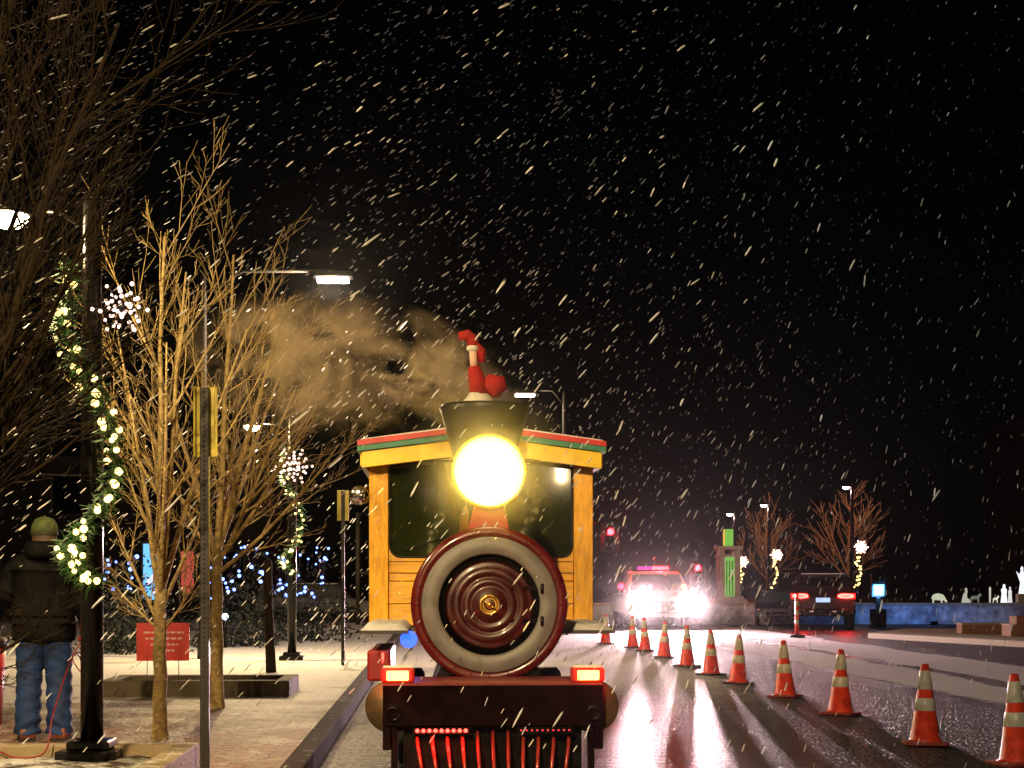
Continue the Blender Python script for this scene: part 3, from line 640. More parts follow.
# ================================================================ vehicles
def wheel_set(root, ys, xw, r, w=.11):
    for y in ys:
        for sx in (-1, 1):
            t = MB().lathe([(r*.62,-w),(r*.93,-w),(r,-w*.7),(r,w*.7),(r*.93,w),(r*.62,w)], (sx*xw,y,r), 'x', 28, closed=True).build('wheel', RUBBER, root)
            MB().lathe([(.0001,-w*.5),(r*.62,-w*.7),(r*.62,w*.7),(.0001,w*.5)], (sx*xw,y,r), 'x', 20).build('rim', STEEL, t)
def car_body(root, paint, prof, W, tumble, belt):
    """prof: closed side profile (y,z); vertices above belt are pulled inwards"""
    n = len(prof); vs = []; xs = [-1,-.93,-.5,0,.5,.93,1]
    for x in xs:
        for y, z in prof:
            k = W if z <= belt else W-(z-belt)*tumble
            dz = 0 if abs(x) < .95 else -.03*(1 if z > belt*.5 else -1)
            vs.append((x*k, y, z+dz))
    fs = [tuple(range(n)), tuple(range((len(xs)-1)*n, len(xs)*n))]
    for a in range(len(xs)-1):
        for i in range(n): fs.append((a*n+i, a*n+(i+1) % n, (a+1)*n+(i+1) % n, (a+1)*n+i))
    return MB().add(vs, fs).build('body', paint, root, bevel=.03)
# -- emergency truck facing us
TW = mat('truck white paint', (.62,.58,.52), .3, var=.1, coat=.5)
p = at(664, 46.5); tr = thing('emergency_truck', 'white emergency pickup facing the camera with glaring headlights and red beacons', 'truck', (p.x, p.y, 0), 0)
prof = [(0.0,.42),(.0,.95),(.08,1.05),(1.15,1.16),(1.75,1.78),(1.95,1.84),(3.2,1.84),(3.45,1.15),(5.5,1.12),(5.55,.5)]
car_body(tr, TW, prof, 1.0, .28, 1.14)
def panel(pts, name, m_, parent, th=.006):
    """thin slab on 4 points, pushed out along its normal"""
    a, b, c, d = [Vector(q) for q in pts]; nn = (b-a).cross(d-a).normalized()
    if nn.y > 0: nn = -nn
    mb_ = MB(); vs = [q+nn*.004 for q in (a,b,c,d)]+[q+nn*(.004+th) for q in (a,b,c,d)]
    mb_.add(vs, [(0,1,2,3),(4,5,6,7),(0,1,5,4),(1,2,6,5),(2,3,7,6),(3,0,4,7)]); return mb_.build(name, m_, parent)
panel([(-.88,1.22,1.22),(.88,1.22,1.22),(.76,1.70,1.73),(-.76,1.70,1.73)], 'windscreen', GLASSDARK, tr)
panel([(-.55,-.002,.62),(.55,-.002,.62),(.55,-.002,.92),(-.55,-.002,.92)], 'grille', BLK, tr, .02)
MB().box((-.98,-.14,.40),(.98,-.01,.56)).build('bumper', CHROME, tr, bevel=.03)
MB().box((-.15,-.15,.43),(.15,-.142,.52)).build('number_plate', SNOW, tr)
wheel_set(tr, (.95,4.5), .86, .40, .13)
for sx in (-1, 1):
    h_ = MB().lathe([(.0001,-.03),(.13,-.03),(.15,.0),(.15,.02)], (sx*.80,-.01,.79), 'y', 24).build('headlight', emis('truck headlamp', (1,.86,.84), 1700), tr)
    lamp('SPOT', 'headlight_beam', (sx*.80,-.08,.80), 13000, (1,.66,.70), tr, .10, target=(sx*.8-.5,-30,.62), spot=75, blend=.8)
    MB().box((sx*1.0,1.3,1.15),(sx*1.18,1.38,1.35)).build('door_mirror', BLK, tr, bevel=.02)
lb = MB().box((-.55,2.3,1.845),(.55,2.55,1.90)).build('light_bar', BLK, tr, bevel=.01)
MB().box((.0,2.28,1.90),(.50,2.56,2.0)).build('red_beacon', emis('red beacon', (1,.0015,.002), 260), lb, bevel=.02)
MB().box((-.50,2.28,1.90),(-.04,2.56,2.0)).build('dim_beacon', emis('dim beacon', (.5,.02,.25), 2, 'NONE'), lb, bevel=.02)
for (x, z, e) in ((-1.2,1.36,'red'),(-.28,1.33,'red'),(.80,1.34,'amber')):
    MB().ball((x,1.05 if abs(x) > .5 else 1.1,z), .095, 12, 8).build('flasher', emis('red flasher', (1,.0012,.003), 170) if e == 'red' else emis('amber flasher', (1,.012,.001), 130), tr)
    lamp('POINT', 'flasher_light', (x,.8,z), 25, (1,.03,.04), tr, .08)
lamp('POINT', 'beacon_light', (.2,2.1,2.12), 160, (1,.02,.03), tr, .1)
# -- black SUV seen from behind
SUVP = mat('black car paint', (.012,.009,.009), .4, coat=.15, spec=.3)
p = at(823, 47); sv = thing('parked_suv', 'black SUV seen from behind with its red tail lamps on', 'car', (p.x, p.y, 0), -R(14))
prof = [(0.0,.45),(-.02,1.0),(.10,1.12),(.32,1.66),(.55,1.74),(2.6,1.72),(3.3,1.15),(4.5,1.0),(4.6,.45)]
car_body(sv, SUVP, prof, 1.0, .30, 1.10)
panel([(-.78,.14,1.18),(.78,.14,1.18),(.70,.30,1.60),(-.70,.30,1.60)], 'rear_window', GLASSDARK, sv)
MB().box((-.98,-.12,.42),(.98,-.0,.66)).build('rear_bumper', BLK, sv, bevel=.04)
MB().box((-.22,-.035,.86),(.22,-.022,1.0)).build('number_plate', emis('lit plate', (.45,.6,1), 1.2, 'NONE'), sv)
for x in (-.35,.35): MB().box((x-.06,-.135,.56),(x+.06,-.121,.59)).build('reflector', emis('faint reflector', (1,.5,.4), .7, 'NONE'), sv)
for sx in (-1, 1):
    h_ = MB().prism([(sx*.42,1.0),(sx*.98,.96),(sx*1.0,1.14),(sx*.50,1.14)], -.045, -.022, 'y').build('tail_lamp', mat('red tail lens', (.35,.01,.01), .2, emit=(1,.01,.01), es=2.5), sv, bevel=.01)
    ovl = [(sx*.70+.23*cos(t), -.055, 1.055+.045*sin(t)) for t in [2*pi*i/20 for i in range(21)]]
    MB().tube(ovl, .032, 6).build('lamp_element', emis('tail element', (1,.008,.006), 90), h_)
    lamp('POINT', 'tail_light', (sx*.7,-.6,1.05), 18 if sx > 0 else 5, (1,.03,.03), sv, .1)
    MB().tube([(sx*.72,.7,1.78),(sx*.72,2.5,1.78)], .02, 6).build('roof_rail', BLK, sv)
    MB().box((sx*1.0,2.6,1.1),(sx*1.16,2.68,1.25)).build('door_mirror', BLK, sv, bevel=.02)
MB().prism([(-.69,1.742),(.69,1.742),(.66,1.775),(-.66,1.775)], .5, 2.5, 'y').build('roof_snow', SNOW, sv)
wheel_set(sv, (.9,3.7), .86, .38, .12)
# -- small dark car beyond
p = at(783, 50.5); cr_ = thing('compact_car', 'small dark blue car facing the camera beside the black SUV', 'car', (p.x-.2, p.y, 0), -R(12)); cr_.scale = (.9,.95,.86)
prof = [(0.0,.38),(.0,.72),(.7,.92),(1.3,1.36),(1.5,1.42),(2.6,1.40),(3.3,.95),(3.9,.88),(3.95,.4)]
car_body(cr_, mat('dark blue paint', (.02,.03,.07), .22, coat=.7), prof, .82, .30, .92)
panel([(-.68,.78,.97),(.68,.78,.97),(.60,1.24,1.31),(-.60,1.24,1.31)], 'windscreen', mat('cyan lit glass', (.05,.12,.15), .1, coat=.4), cr_)
wheel_set(cr_, (.65,3.15), .74, .32, .1)
for sx in (-1, 1): MB().ball((sx*.62,-.0,.66), .09, 12, 8, (1.3,.5,.8)).build('headlight', CHROME, cr_)
MB().box((-.4,-.02,.45),(.4,-.004,.60)).build('grille', BLK, cr_)

# ================================================================ monument, low wall and small things beyond the street
p = at(728, 59); mo = thing('monument', 'stone pillar with a glowing green panel standing on the low wall', 'monument', (p.x, p.y, .64))
STONE = mat('pale limestone', (.55,.48,.34), .7, var=.15, bump=.3)
GRN = emis('green lit panel', (.30,.85,.10), .55)
m = MB(); m.prism([(-.72,0),(.72,0),(.58,.22),(-.58,.22)], -.7, .5, 'y'); m.box((-.52,-.5,.22),(.52,.4,.32)); m.build('plinth', STONE, mo, bevel=.01)
m = MB(); m.box((-.42,-.4,.32),(-.20,.3,2.15)).box((.20,-.4,.32),(.42,.3,2.15)); m.build('pillar', STONE, mo, bevel=.01)
MB().box((-.46,-.44,1.86),(.46,.34,1.95)).box((-.50,-.48,2.15),(.50,.38,2.28)).build('capital', STONE, mo, bevel=.01)
MB().box((-.197,-.30,.32),(.197,.25,1.858)).box((-.17,-.2,2.282),(.17,.15,2.95)).build('green_panel', GRN, mo)
m = MB()
for x in (-.11,0,.11): m.box((x-.02,-.33,.36),(x+.02,-.303,1.7))
m.build('bars', mat('dark green bar', (.01,.06,.03), .5), mo)
WALLM = snow_mix('snowy low wall', (.25,.24,.25), .7, .50, 1.2, up=False, fine=9)
w_ = MB().box((4.6,52.75,0),(27,53.19,.66)).build('low_wall', WALLM, bevel=.01)
tag(w_, 'long low snow-dusted wall across the far side of the street', 'wall')
MB().box((4.55,52.70,.662),(27.05,53.24,.76)).build('cap', TAN, w_, bevel=.01)
for (px, py0, zc, L, h, lb, rx) in ((981,630,39.0,1.15,.26,'long low brick seat wall on the right corner pavement',0),(1036,622,37.0,1.5,.50,'taller stepped brick block at the right edge of the frame',0)):
    p = at(px, zc); b_ = thing('brick_block', lb, 'wall', (p.x, p.y, .14))
    BRK = snow_mix('brick block', (.30,.13,.07), .75, .36, 4)
    if h < .3:
        MB().box((-L/2,-.2,0),(L/2,.2,h-.03)).build('brickwork', BRK, b_, bevel=.01); MB().box((-L/2-.02,-.22,h-.028),(L/2+.02,.22,h+.02)).build('coping', TAN, b_, bevel=.008)
    else:
        MB().box((-L/2,-.3,0),(L/2,.3,h*.55)).box((-L/2+.18,-.2,h*.55),(L/2,.28,h)).build('brickwork', BRK, b_, bevel=.01); MB().box((-L/2-.02,-.32,h*.55+.002),(-L/2+.16,.32,h*.55+.03)).build('coping', TAN, b_, bevel=.005)
# kiosk with a cyan screen
p = at(878, 49); ki = thing('kiosk', 'dark pedestal with a small glowing cyan screen right of the black SUV', 'kiosk', (p.x, p.y, 0))
MB().box((-.24,-.15,0),(.24,.15,.62)).box((-.07,-.07,.62),(.07,.07,1.0)).box((-.24,-.08,1.0),(.24,.08,1.75)).build('housing', BLK, ki, bevel=.02)
MB().box((-.17,-.10,1.06),(.17,-.085,1.42)).build('screen', emis('cyan screen', (.12,.75,.85), 3.0), ki)
l_ = lamp('AREA', 'screen_light', (0,-.2,1.2), 60, (.10,.40,1), ki, target=(.4,3,.4)); l_.data.size = .4
p = at(862, 52); bl_ = thing('added_blue_flood', 'small added floodlight, put in to wash the low wall blue', 'floodlight', (p.x+2.0, p.y-1.6, 0))  # floodlight added to turn the low wall blue
MB().box((-.12,-.06,.04),(.12,.06,.18)).build('housing', BLK, bl_, bevel=.01)
MB().box((-.10,.061,.06),(.10,.066,.16)).build('lens', emis('blue lens', (.05,.25,1), 4, 'NONE'), bl_)
lamp('SPOT', 'flood', (0,.1,.12), 170, (.06,.30,1), bl_, .05, target=(.6,3,.2), spot=150, blend=.6)

# lit nativity figures (flat painted cut-outs with lit faces in the photograph)
def cutout(name, label, cat, px, zc, base_z, pts, w, h, es=1.2, col=(.9,.9,.75), grp='white lit lawn figures'):
    w *= .85; h *= .85; es *= .5; p = at(px, zc); root = thing(name, label, cat, (p.x, p.y, base_z), 0, grp)
    MB().prism([((x-.5)*w, z*h) for x, z in pts], -.02, .02, 'y').build('panel', emis('lit white '+str(es)+str(col[2]), col, es, 'NONE'), root, bevel=.01)
    m = MB(); 
    for x in (-.2,.2): m.tube([(x*w,.03,-.02),(x*w,.03,h*.35)], .012, 5)
    m.build('stake', STEEL, root); return root
SHEEP = [(.05,.05),(.14,.05),(.16,.35),(.58,.30),(.60,0),(.68,0),(.70,.32),(.80,.30),(.88,.12),(.96,.10),(1,.22),(.90,.42),(.86,.60),(.72,.88),(.40,1),(.15,.92),(.02,.70),(0,.45),(.06,.40)]
KNEEL = [(0,0),(1,0),(.9,.25),(.62,.35),(.60,.60),(.66,.75),(.60,.95),(.48,1),(.38,.92),(.40,.72),(.22,.60),(.10,.30)]
DONK = [(.0,0),(.10,0),(.14,.4),(.62,.4),(.66,0),(.76,0),(.78,.55),(.92,.72),(1,.70),(.98,.84),(.86,.92),(.84,1),(.78,.9),(.62,.72),(.15,.70),(.02,.55)]
STAND = [(.1,0),(.9,0),(.78,.5),(.82,.72),(.64,.80),(.66,.94),(.50,1),(.36,.94),(.38,.80),(.16,.72),(.24,.5)]
ANGEL = [(.2,0),(.8,0),(.65,.4),(1,.8),(.72,.72),(.62,.8),(.6,.95),(.48,1),(.38,.93),(.40,.8),(.25,.7),(0,.82),(.35,.4)]
zc = 60
cutout('lawn_sheep', 'white lit sheep figure grazing alone on the lawn', 'lawn figure', 939.5, zc, .66, SHEEP, .75, .48, 1.3, (.8,.85,.6))
cutout('lawn_kneeling_figure', 'white lit kneeling figure with raised arm on the lawn', 'lawn figure', 966, zc, .66, KNEEL, .45, .75, 1.0, (.85,.85,.7))
cutout('lawn_donkey', 'dim grey donkey figure right of the kneeling figure', 'lawn figure', 976, zc+.3, .66, DONK, .55, .50, .35, (.8,.8,.7))
cutout('lawn_post', 'thin white lit upright figure in the middle of the lawn group', 'lawn figure', 990, zc, .66, [(.3,0),(.7,0),(.8,.9),(.5,1),(.2,.9)], .16, .80, 1.2)
cutout('lawn_lamb', 'small white lit lamb figure beside the tall standing pair', 'lawn figure', 996, zc, .66, DONK, .30, .40, 1.6)
cutout('lawn_standing_figure', 'tall white lit standing figure, left one of the standing pair', 'lawn figure', 1004, zc, .66, STAND, .42, .92, 2.4, (.9,.9,.9))
cutout('lawn_standing_figure', 'white lit standing figure, narrower right one of the standing pair', 'lawn figure', 1010, zc+.2, .66, STAND, .28, .80, 1.6, (.9,.9,.9))
cutout('lawn_angel', 'tall blue-white lit angel figure cut by the right edge', 'lawn figure', 1022, zc, 1.05, ANGEL, .55, 1.3, 2.6, (.85,.9,1.0))
m = MB(); p = at(1022, zc); st_ = MB().box((-.2,-.15,0),(.2,.15,.39)).build('pedestal', STONE, None, loc=(p.x,p.y,.66)); tag(st_, 'small stone pedestal under the angel figure at the right edge', 'pedestal')

# traffic signals
def signal(label, px, py, zc, side, arm=0, pole_h=None):
    z = ht(py, zc); p = at(px, zc); root = thing('traffic_signal', label, 'traffic signal', (p.x+arm, p.y, 0), 0, 'red traffic signals')
    ph = pole_h or z+1.0
    MB().lathe([(.11,0),(.08,ph),(.01,ph+.05)], n=12).build('pole', BLACKP, root)
    if arm: MB().tube([(0,0,z+.35),(-arm-.3,0,z+.45)], .05, 8).build('mast_arm', BLACKP, root)
    x = -arm if arm else -.28
    if not arm: root.location.x += .28
    hd = MB().box((x-.18,-.12,z-.78),(x+.18,.12,z+.22)).build('signal_head', BLACKP, root, bevel=.02)
    MB().box((x-.42,.0,z-.98),(x+.42,.03,z+.42)).build('glow_plate', mat('matte backplate', (.035,.03,.03), .9), hd, bevel=.01)  # plate added to catch the red lens light as a halo
    for i, zz in enumerate((z, z-.30, z-.60)):
        MB().lathe([(.0001,-.14),(.145,-.128),(.15,-.11)], (x,-.02,zz), 'y', 20).build('lens', emis('red signal', (1,.0006,.0008), 900) if i == 0 else GLASSDARK, hd)
        vs = [(x+.15*cos(a), -.14-(.2 if k else 0), zz+.15*sin(a)) for k in (0,1) for a in [R(-20+220*j/12) for j in range(13)]]
        vs2 = [(x+.165*cos(a), -.14-(.2 if k else 0), zz+.165*sin(a)) for k in (0,1) for a in [R(-20+220*j/12) for j in range(13)]]
        MB().add(vs+vs2, [(j,j+1,14+j,13+j) for j in range(12)]+[(26+j,27+j,40+j,39+j) for j in range(12)]+[(13+j,14+j,40+j,39+j) for j in range(12)]).build('visor', BLACKP, hd)
    lamp('POINT', 'signal_light', (x,-.32,z), 120, (1,.02,.02), root, .1)
signal('red traffic signal hanging beside the train cab', 610, 532, 68, 0, arm=-2.6)
signal('red traffic signal low on its post right above the truck', 697, 568, 78, 0)

# bare trees beyond the street
PF = dict(PT); PF.update(levels=3, kids=[0,7,5,3], rmin=.012, ratio=.6)
rt = [(0,0,1,2.8,.05,.95),(.4,.1,1,2.4,.04,.9),(-.4,.1,1,2.4,.04,.9),(.8,0,.8,1.8,.03,.8),(-.8,0,.8,1.8,.03,.8),(.1,-.4,1,2.3,.04,.9)]
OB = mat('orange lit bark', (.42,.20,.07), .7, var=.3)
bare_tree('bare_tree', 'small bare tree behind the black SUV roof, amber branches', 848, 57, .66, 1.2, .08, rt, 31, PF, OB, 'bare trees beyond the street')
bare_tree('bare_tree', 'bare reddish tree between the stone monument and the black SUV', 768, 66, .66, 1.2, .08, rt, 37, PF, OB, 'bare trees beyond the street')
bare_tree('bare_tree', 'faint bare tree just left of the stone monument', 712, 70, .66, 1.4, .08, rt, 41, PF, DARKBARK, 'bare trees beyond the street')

# dark buildings
BRW = mat('dark brick', (.008,.004,.0035), .8, var=.3, vscale=3); WIN = mat('unlit window', (.004,.005,.007), .1)
def building(label, x0, x1, y0, y1, h, nx, nz, lit=None):
    root = thing('brick_building', label, 'building', ((x0+x1)/2, (y0+y1)/2, 0)); a, b = (x1-x0)/2, (y1-y0)/2
    MB().box((-a,-b,0),(a,b,h)).build('wall', BRW, root)
    MB().box((-a-.15,-b-.15,h+.002),(a+.15,b+.15,h+.3)).build('roof', mat('parapet', (.015,.011,.009), .7), root)
    for j in range(nz):
        for i in range(nx):
            x = -a+(i+.5)*2*a/nx; z = 1.2+j*3.2
            f = MB().box((x-.7,-b-.06,z-.08),(x+.7,-b-.003,z+1.7)).build('window', mat('window trim', (.03,.025,.02), .6), root)
            MB().box((x-.6,-b-.075,z),(x+.6,-b-.062,z+1.6)).build('pane', lit if lit and j == 0 and i % 2 == 0 else WIN, f)
building('dark brick building at the far right edge, unlit', 28.0, 40, 62, 75, 9, 5, 3)
building('dark low building beyond the plaza on the left', -34, -7, 64, 78, 6.5, 8, 2)
MB().box((-.21,-.05,1.10),(.21,.05,2.25)).build('lit_window_sign', emis('window cyan', (.10,.42,.85), 1.6, 'NONE'), None)
o = bpy.data.objects['lit_window_sign']; p = at(154, 31); o.location = (p.x, p.y, 0); tag(o, 'tall glowing cyan and pink display panel behind the nearer young tree', 'lit panel')
m = MB(); rr_ = random.Random(9)
for k in range(8): m.ball((rr_.uniform(-.14,.14),-.055,rr_.uniform(1.25,2.1)), rr_.uniform(.04,.08), 8, 6, (1,.15,1))
m.build('picture', emis('panel pink', (.75,.55,.95), 1.8, 'NONE'), o)
MB().box((-.21,-.06,1.05),(.21,.06,1.098)).box((-.21,-.06,2.252),(.21,.06,2.30)).box((-.25,-.06,0),(-.212,.06,2.30)).box((.212,-.06,0),(.25,.06,2.30)).build('frame', BLK, o)
p = at(187, 31.5); rb = thing('red_banner', 'small red lit banner on a dark post right of the cyan display panel', 'banner', (p.x, p.y, .15))
MB().tube([(-.16,0,0),(-.16,0,2.1)], .03, 8).tube([(-.16,0,2.0),(.16,0,2.0)], .015, 6).build('post', BLK, rb)
MB().prism([(-.12,1.15),(.0,1.08),(.14,1.18),(.14,1.96),(-.12,1.96)], -.01, .01, 'y').build('banner_cloth', emis('red lit fabric', (.75,.02,.03), .6, 'NONE'), rb)
# blue string lights draped in the hedge
rr_ = random.Random(12)
for (pa, pb, ya, yb, zc, n_, lb) in ((205,262,545,600,30,34,'blue string lights on the shrubs behind the second young tree'),(262,330,548,600,33,40,'blue string lights left of the thin pale marker post'),(100,140,555,600,27,14,'blue string lights behind the garlanded lamp post')):
    p0 = at((pa+pb)/2, zc); root = thing('string_lights', lb, 'string lights', (p0.x, p0.y, .15), 0, 'blue string lights on the plaza shrubs')
    wv = [];
    for k in range(n_):
        px = rr_.uniform(pa, pb); py = rr_.uniform(ya, yb); q = at(px, zc+rr_.uniform(-1,1)); wv.append(Vector((q.x-p0.x, q.y-p0.y, max(.05, ht(py, zc)-.15))))
    wv.sort(key=lambda v: v.x); MB().tube(wv, .006, 4).build('wire', BLK, root)
    beads('bulb', BULBB, [(v, rr_.uniform(.018,.04)) for v in wv], root)
    sh = MB()
    for k in range(1400):
        d = Vector((rr_.gauss(0,.45)*(pb-pa)/50, rr_.gauss(0,.4), abs(rr_.gauss(0,.7)))); s_ = Vector((rr_.gauss(0,1),rr_.gauss(0,1),rr_.gauss(0,1))).normalized()*.05; t_ = s_.orthogonal().normalized()*.03
        sh.add([d-s_, d+t_, d+s_, d-t_], [(0,1,2,3)])
    so_ = sh.build('shrub', mat('dark shrub leaf', (.005,.010,.005), .7, var=.3), None, loc=(p0.x, p0.y+.5, .15), fix=False); tag(so_, {205:'dark leafy shrub behind the second young tree, middle of three',262:'dark leafy shrub left of the thin pale marker post',100:'dark leafy shrub behind the nearest garlanded lamp post'}[pa], 'shrub')
p = at(212, 30); wl_ = thing('white_ground_light', 'small white lamp glowing low on the plaza behind the trees', 'lamp', (at(225,30).x, p.y, .15))
MB().lathe([(.05,0),(.05,.5),(.02,.55)], n=10).build('stem', BLK, wl_); MB().ball((0,0,.62), .06, 12, 8).build('globe', emis('cool globe', (.6,.7,1), 20, 'NONE'), wl_)
# snowy parked car on the far left street
p = at(376, 55); cc = thing('snowy_car', 'snow-covered parked car seen small between the marker post and the train cab', 'car', (p.x, p.y, 0), R(90))
prof = [(0.0,.38),(.0,.80),(.9,.95),(1.5,1.42),(2.9,1.40),(3.6,1.0),(4.3,.92),(4.35,.4)]
car_body(cc, mat('grey car paint', (.10,.10,.10), .4), prof, .85, .3, .94); wheel_set(cc, (.8,3.4), .78, .32, .1)
MB().box((-.72,1.4,1.425),(.72,3.0,1.47)).build('roof_snow', SNOW, cc, bevel=.02)

# ================================================================ the man at the left
def skin_mesh(verts, edges, radii, root_i=0, sub=2):
    me = bpy.data.meshes.new('t'); me.from_pydata([Vector(v) for v in verts], edges, []); o = bpy.data.objects.new('t', me); C.objects.link(o)
    md = o.modifiers.new('s', 'SKIN'); md.use_smooth_shade = True; md.branch_smoothing = .3
    for i, r in enumerate(radii):
        sv_ = me.skin_vertices[0].data[i]; sv_.radius = (r, r) if not hasattr(r, '__len__') else r; sv_.use_root = (i == root_i)
    if sub: o.modifiers.new('u', 'SUBSURF').levels = sub
    bpy.context.view_layer.update()
    dg = bpy.context.evaluated_depsgraph_get(); ev = o.evaluated_get(dg); nm = bpy.data.meshes.new_from_object(ev)
    bpy.data.objects.remove(o)
    return nm
def mesh_obj(name, me, m, parent=None):
    me.name = name; me.materials.clear(); me.materials.append(m)
    for p_ in me.polygons: p_.use_smooth = True
    o = bpy.data.objects.new(name, me); C.objects.link(o)
    if parent: o.parent = parent
    return o
def wrinkle(me, amp, sc, off=0):
    me.update()
    for v in me.vertices:
        q = Vector((v.co.x*sc, v.co.y*sc, v.co.z*sc*2.2+off)); d = mnoise.noise(q)+.5*mnoise.noise(q*2.3)
        v.co += v.normal*(d*amp)
    me.update()
SKINM = mat('skin', (.50,.27,.18), .55)
def join_meshes(ms):
    bm = bmesh.new()
    for m0 in ms: bm.from_mesh(m0)
    me = bpy.data.meshes.new('joined'); bm.to_mesh(me); bm.free(); return me
pp = at(44, 12.1)
# local frame: he faces +y (away from us), x to his right
HND = Vector((.285,.13,.86))
def hand_chain(side, c, r0=.0):
    """wrist -> palm -> five curled fingers, edges returned for a skin mesh"""
    s = side; v = [(s*.0,-.0,.10),(0,.0,.035),(0,.006,-.02)]; e = [(0,1),(1,2)]; r = [(.027,.023),(.036,.020),(.038,.018)]
    for k, (dy, L) in enumerate(((.030,.070),(.010,.080),(-.010,.075),(-.028,.060))):
        b = len(v); v += [(0,dy,-.045),(-s*.012,dy*1.05,-.045-L*.5),(-s*.035,dy*1.0,-.045-L*.85)]; r += [.0115,.0105,.009]
        e += [(2,b),(b,b+1),(b+1,b+2)]
    b = len(v); v += [(-s*.004,.045,.0),(-s*.018,.062,-.035),(-s*.03,.060,-.060)]; r += [.015,.012,.010]; e += [(1,b),(b,b+1),(b+1,b+2)]
    return [tuple(Vector(q)+c) for q in v], e, r
V = [(0,0,.96),(0,-.01,1.10),(0,-.02,1.28),(0,-.01,1.42),(0,.01,1.52),(0,.03,1.60),(0,.04,1.70),
     (.11,0,.90),(.125,.02,.50),(.13,-.02,.09),(.14,.12,.04),(-.11,0,.90),(-.12,.02,.50),(-.125,-.02,.09),(-.15,.12,.04),
     (.19,-.01,1.42),(.275,-.03,1.14),(-.19,-.01,1.42),(-.30,.02,1.14)]
E = [(0,1),(1,2),(2,3),(3,4),(4,5),(5,6),(0,7),(7,8),(8,9),(9,10),(0,11),(11,12),(12,13),(13,14),(3,15),(15,16),(3,17),(17,18)]
RD = [(.16,.12),(.15,.115),(.17,.12),(.11,.09),(.055,.055),(.078,.088),(.070,.080),.09,.062,.045,.04,.09,.062,.045,.04,.072,.048,.072,.048]
for side, el, c in ((1,16,Vector((.30,.08,.90))),(-1,18,Vector((-.26,.22,1.02)))):
    hv, he, hr = hand_chain(side, c); b = len(V); V += hv; E += [(el,b)]+[(i+b,j+b) for i, j in he]; RD += hr
body_me = skin_mesh(V, E, RD)
# face and ears on the far side of the head
fm = MB(); fm.ball((0,.125,1.63), .018, 8, 6, (1,1.3,1.5))
for sx in (-1,1): fm.ball((sx*.083,.035,1.635), .022, 8, 6, (.5,1,1.5)); fm.ball((sx*.032,.113,1.655), .012, 8, 6)
fm.ball((0,.118,1.585), .022, 8, 5, (1.2,.4,.4))
tmp = fm.build('t', SKINM); fme = tmp.data; bpy.data.objects.remove(tmp)
man = mesh_obj('person', join_meshes([body_me, fme]), SKINM); man.location = (pp.x, pp.y, .15); man.rotation_euler = (0,0,R(8)); man.scale = (1.0,1,1.0)
tag(man, 'man seen from behind in black hooded jacket, jeans and green cap', 'person')
# jacket: torso, sleeves
JV = [(0,0,.90),(0,-.005,1.02),(0,-.015,1.16),(0,-.02,1.32),(0,-.01,1.44),(0,.0,1.50),(.15,-.015,1.43),(.215,-.02,1.38),(.285,-.035,1.15),(.30,.045,.96),(-.15,-.015,1.43),(-.215,-.01,1.38),(-.31,.015,1.15),(-.275,.17,1.06)]
JE = [(0,1),(1,2),(2,3),(3,4),(4,5),(4,6),(6,7),(7,8),(8,9),(4,10),(10,11),(11,12),(12,13)]
JR = [(.245,.185),(.25,.19),(.245,.185),(.235,.17),(.16,.125),(.10,.10),(.12,.11),(.11,.10),(.082,.085),(.062,.06),(.12,.11),(.11,.10),(.082,.085),(.062,.06)]
jm = skin_mesh(JV, JE, JR, 2, 3); wrinkle(jm, .022, 6.5); 
JK = mat('black jacket cloth', (.006,.006,.0055), .7, spec=.08, var=.35, vscale=10, bump=.4, bscale=60)
jk = mesh_obj('jacket', jm, JK, man)
hm = MB(); hm.lathe([(.14,1.46),(.155,1.50),(.15,1.56),(.125,1.60),(.10,1.58),(.10,1.50)], (0,-.035,0), n=28); hh = hm.build('hood', JK, jk)
hb_ = MB(); hb_.lathe([(.225,.80),(.243,.805),(.252,.86),(.250,.95),(.238,1.0)], n=40, cap=False); hbo = hb_.build('hem', JK, jk); hbo.scale = (1,.77,1)
# jeans
def leg_loft(side):
    pts = [(.09,0,.94,.13,.13),(.10,.0,.80,.122,.13),(.108,.015,.64,.112,.115),(.114,.02,.50,.102,.108),(.118,.0,.34,.098,.104),(.122,-.02,.20,.098,.102),(.125,-.02,.10,.102,.108),(.127,-.015,.055,.104,.115)]
    b = MB(); n = 24; m_n = 40; vs = []
    for j in range(m_n+1):
        t = j/m_n*(len(pts)-1); i = min(int(t), len(pts)-2); f = t-i; a = [pts[i][q]*(1-f)+pts[i+1][q]*f for q in range(5)]
        amp = .005+.012*(j/m_n)**2
        for k in range(n):
            th = 2*pi*k/n; w__ = amp*(mnoise.noise(Vector((cos(th)*1.5+side, sin(th)*1.5, a[2]*16)))+.6*sin(a[2]*60+3*sin(th+side)))
            vs.append((side*a[0]+(a[3]+w__)*cos(th), a[1]+(a[4]+w__)*sin(th), a[2]))
    b.add(vs, [(j*n+k, j*n+(k+1) % n, (j+1)*n+(k+1) % n, (j+1)*n+k) for j in range(m_n) for k in range(n)], True)
    return b
JN = mat('blue denim', (.007,.032,.13), .75, var=.55, vscale=9, bump=.5, bscale=35)
jb = leg_loft(1); o2 = leg_loft(-1); jb.add(o2.v, o2.f, True); jb.lathe([(.11,.80),(.17,.88),(.155,1.0),(.14,1.02)], n=32)
jn = jb.build('jeans', JN, man)
m = MB(); 
for sx in (-1, 1): m.box((sx*.045,-.205,.80),(sx*.15,-.19,.90))
BOOT = mat('brown red boot leather', (.16,.035,.02), .5, var=.4)
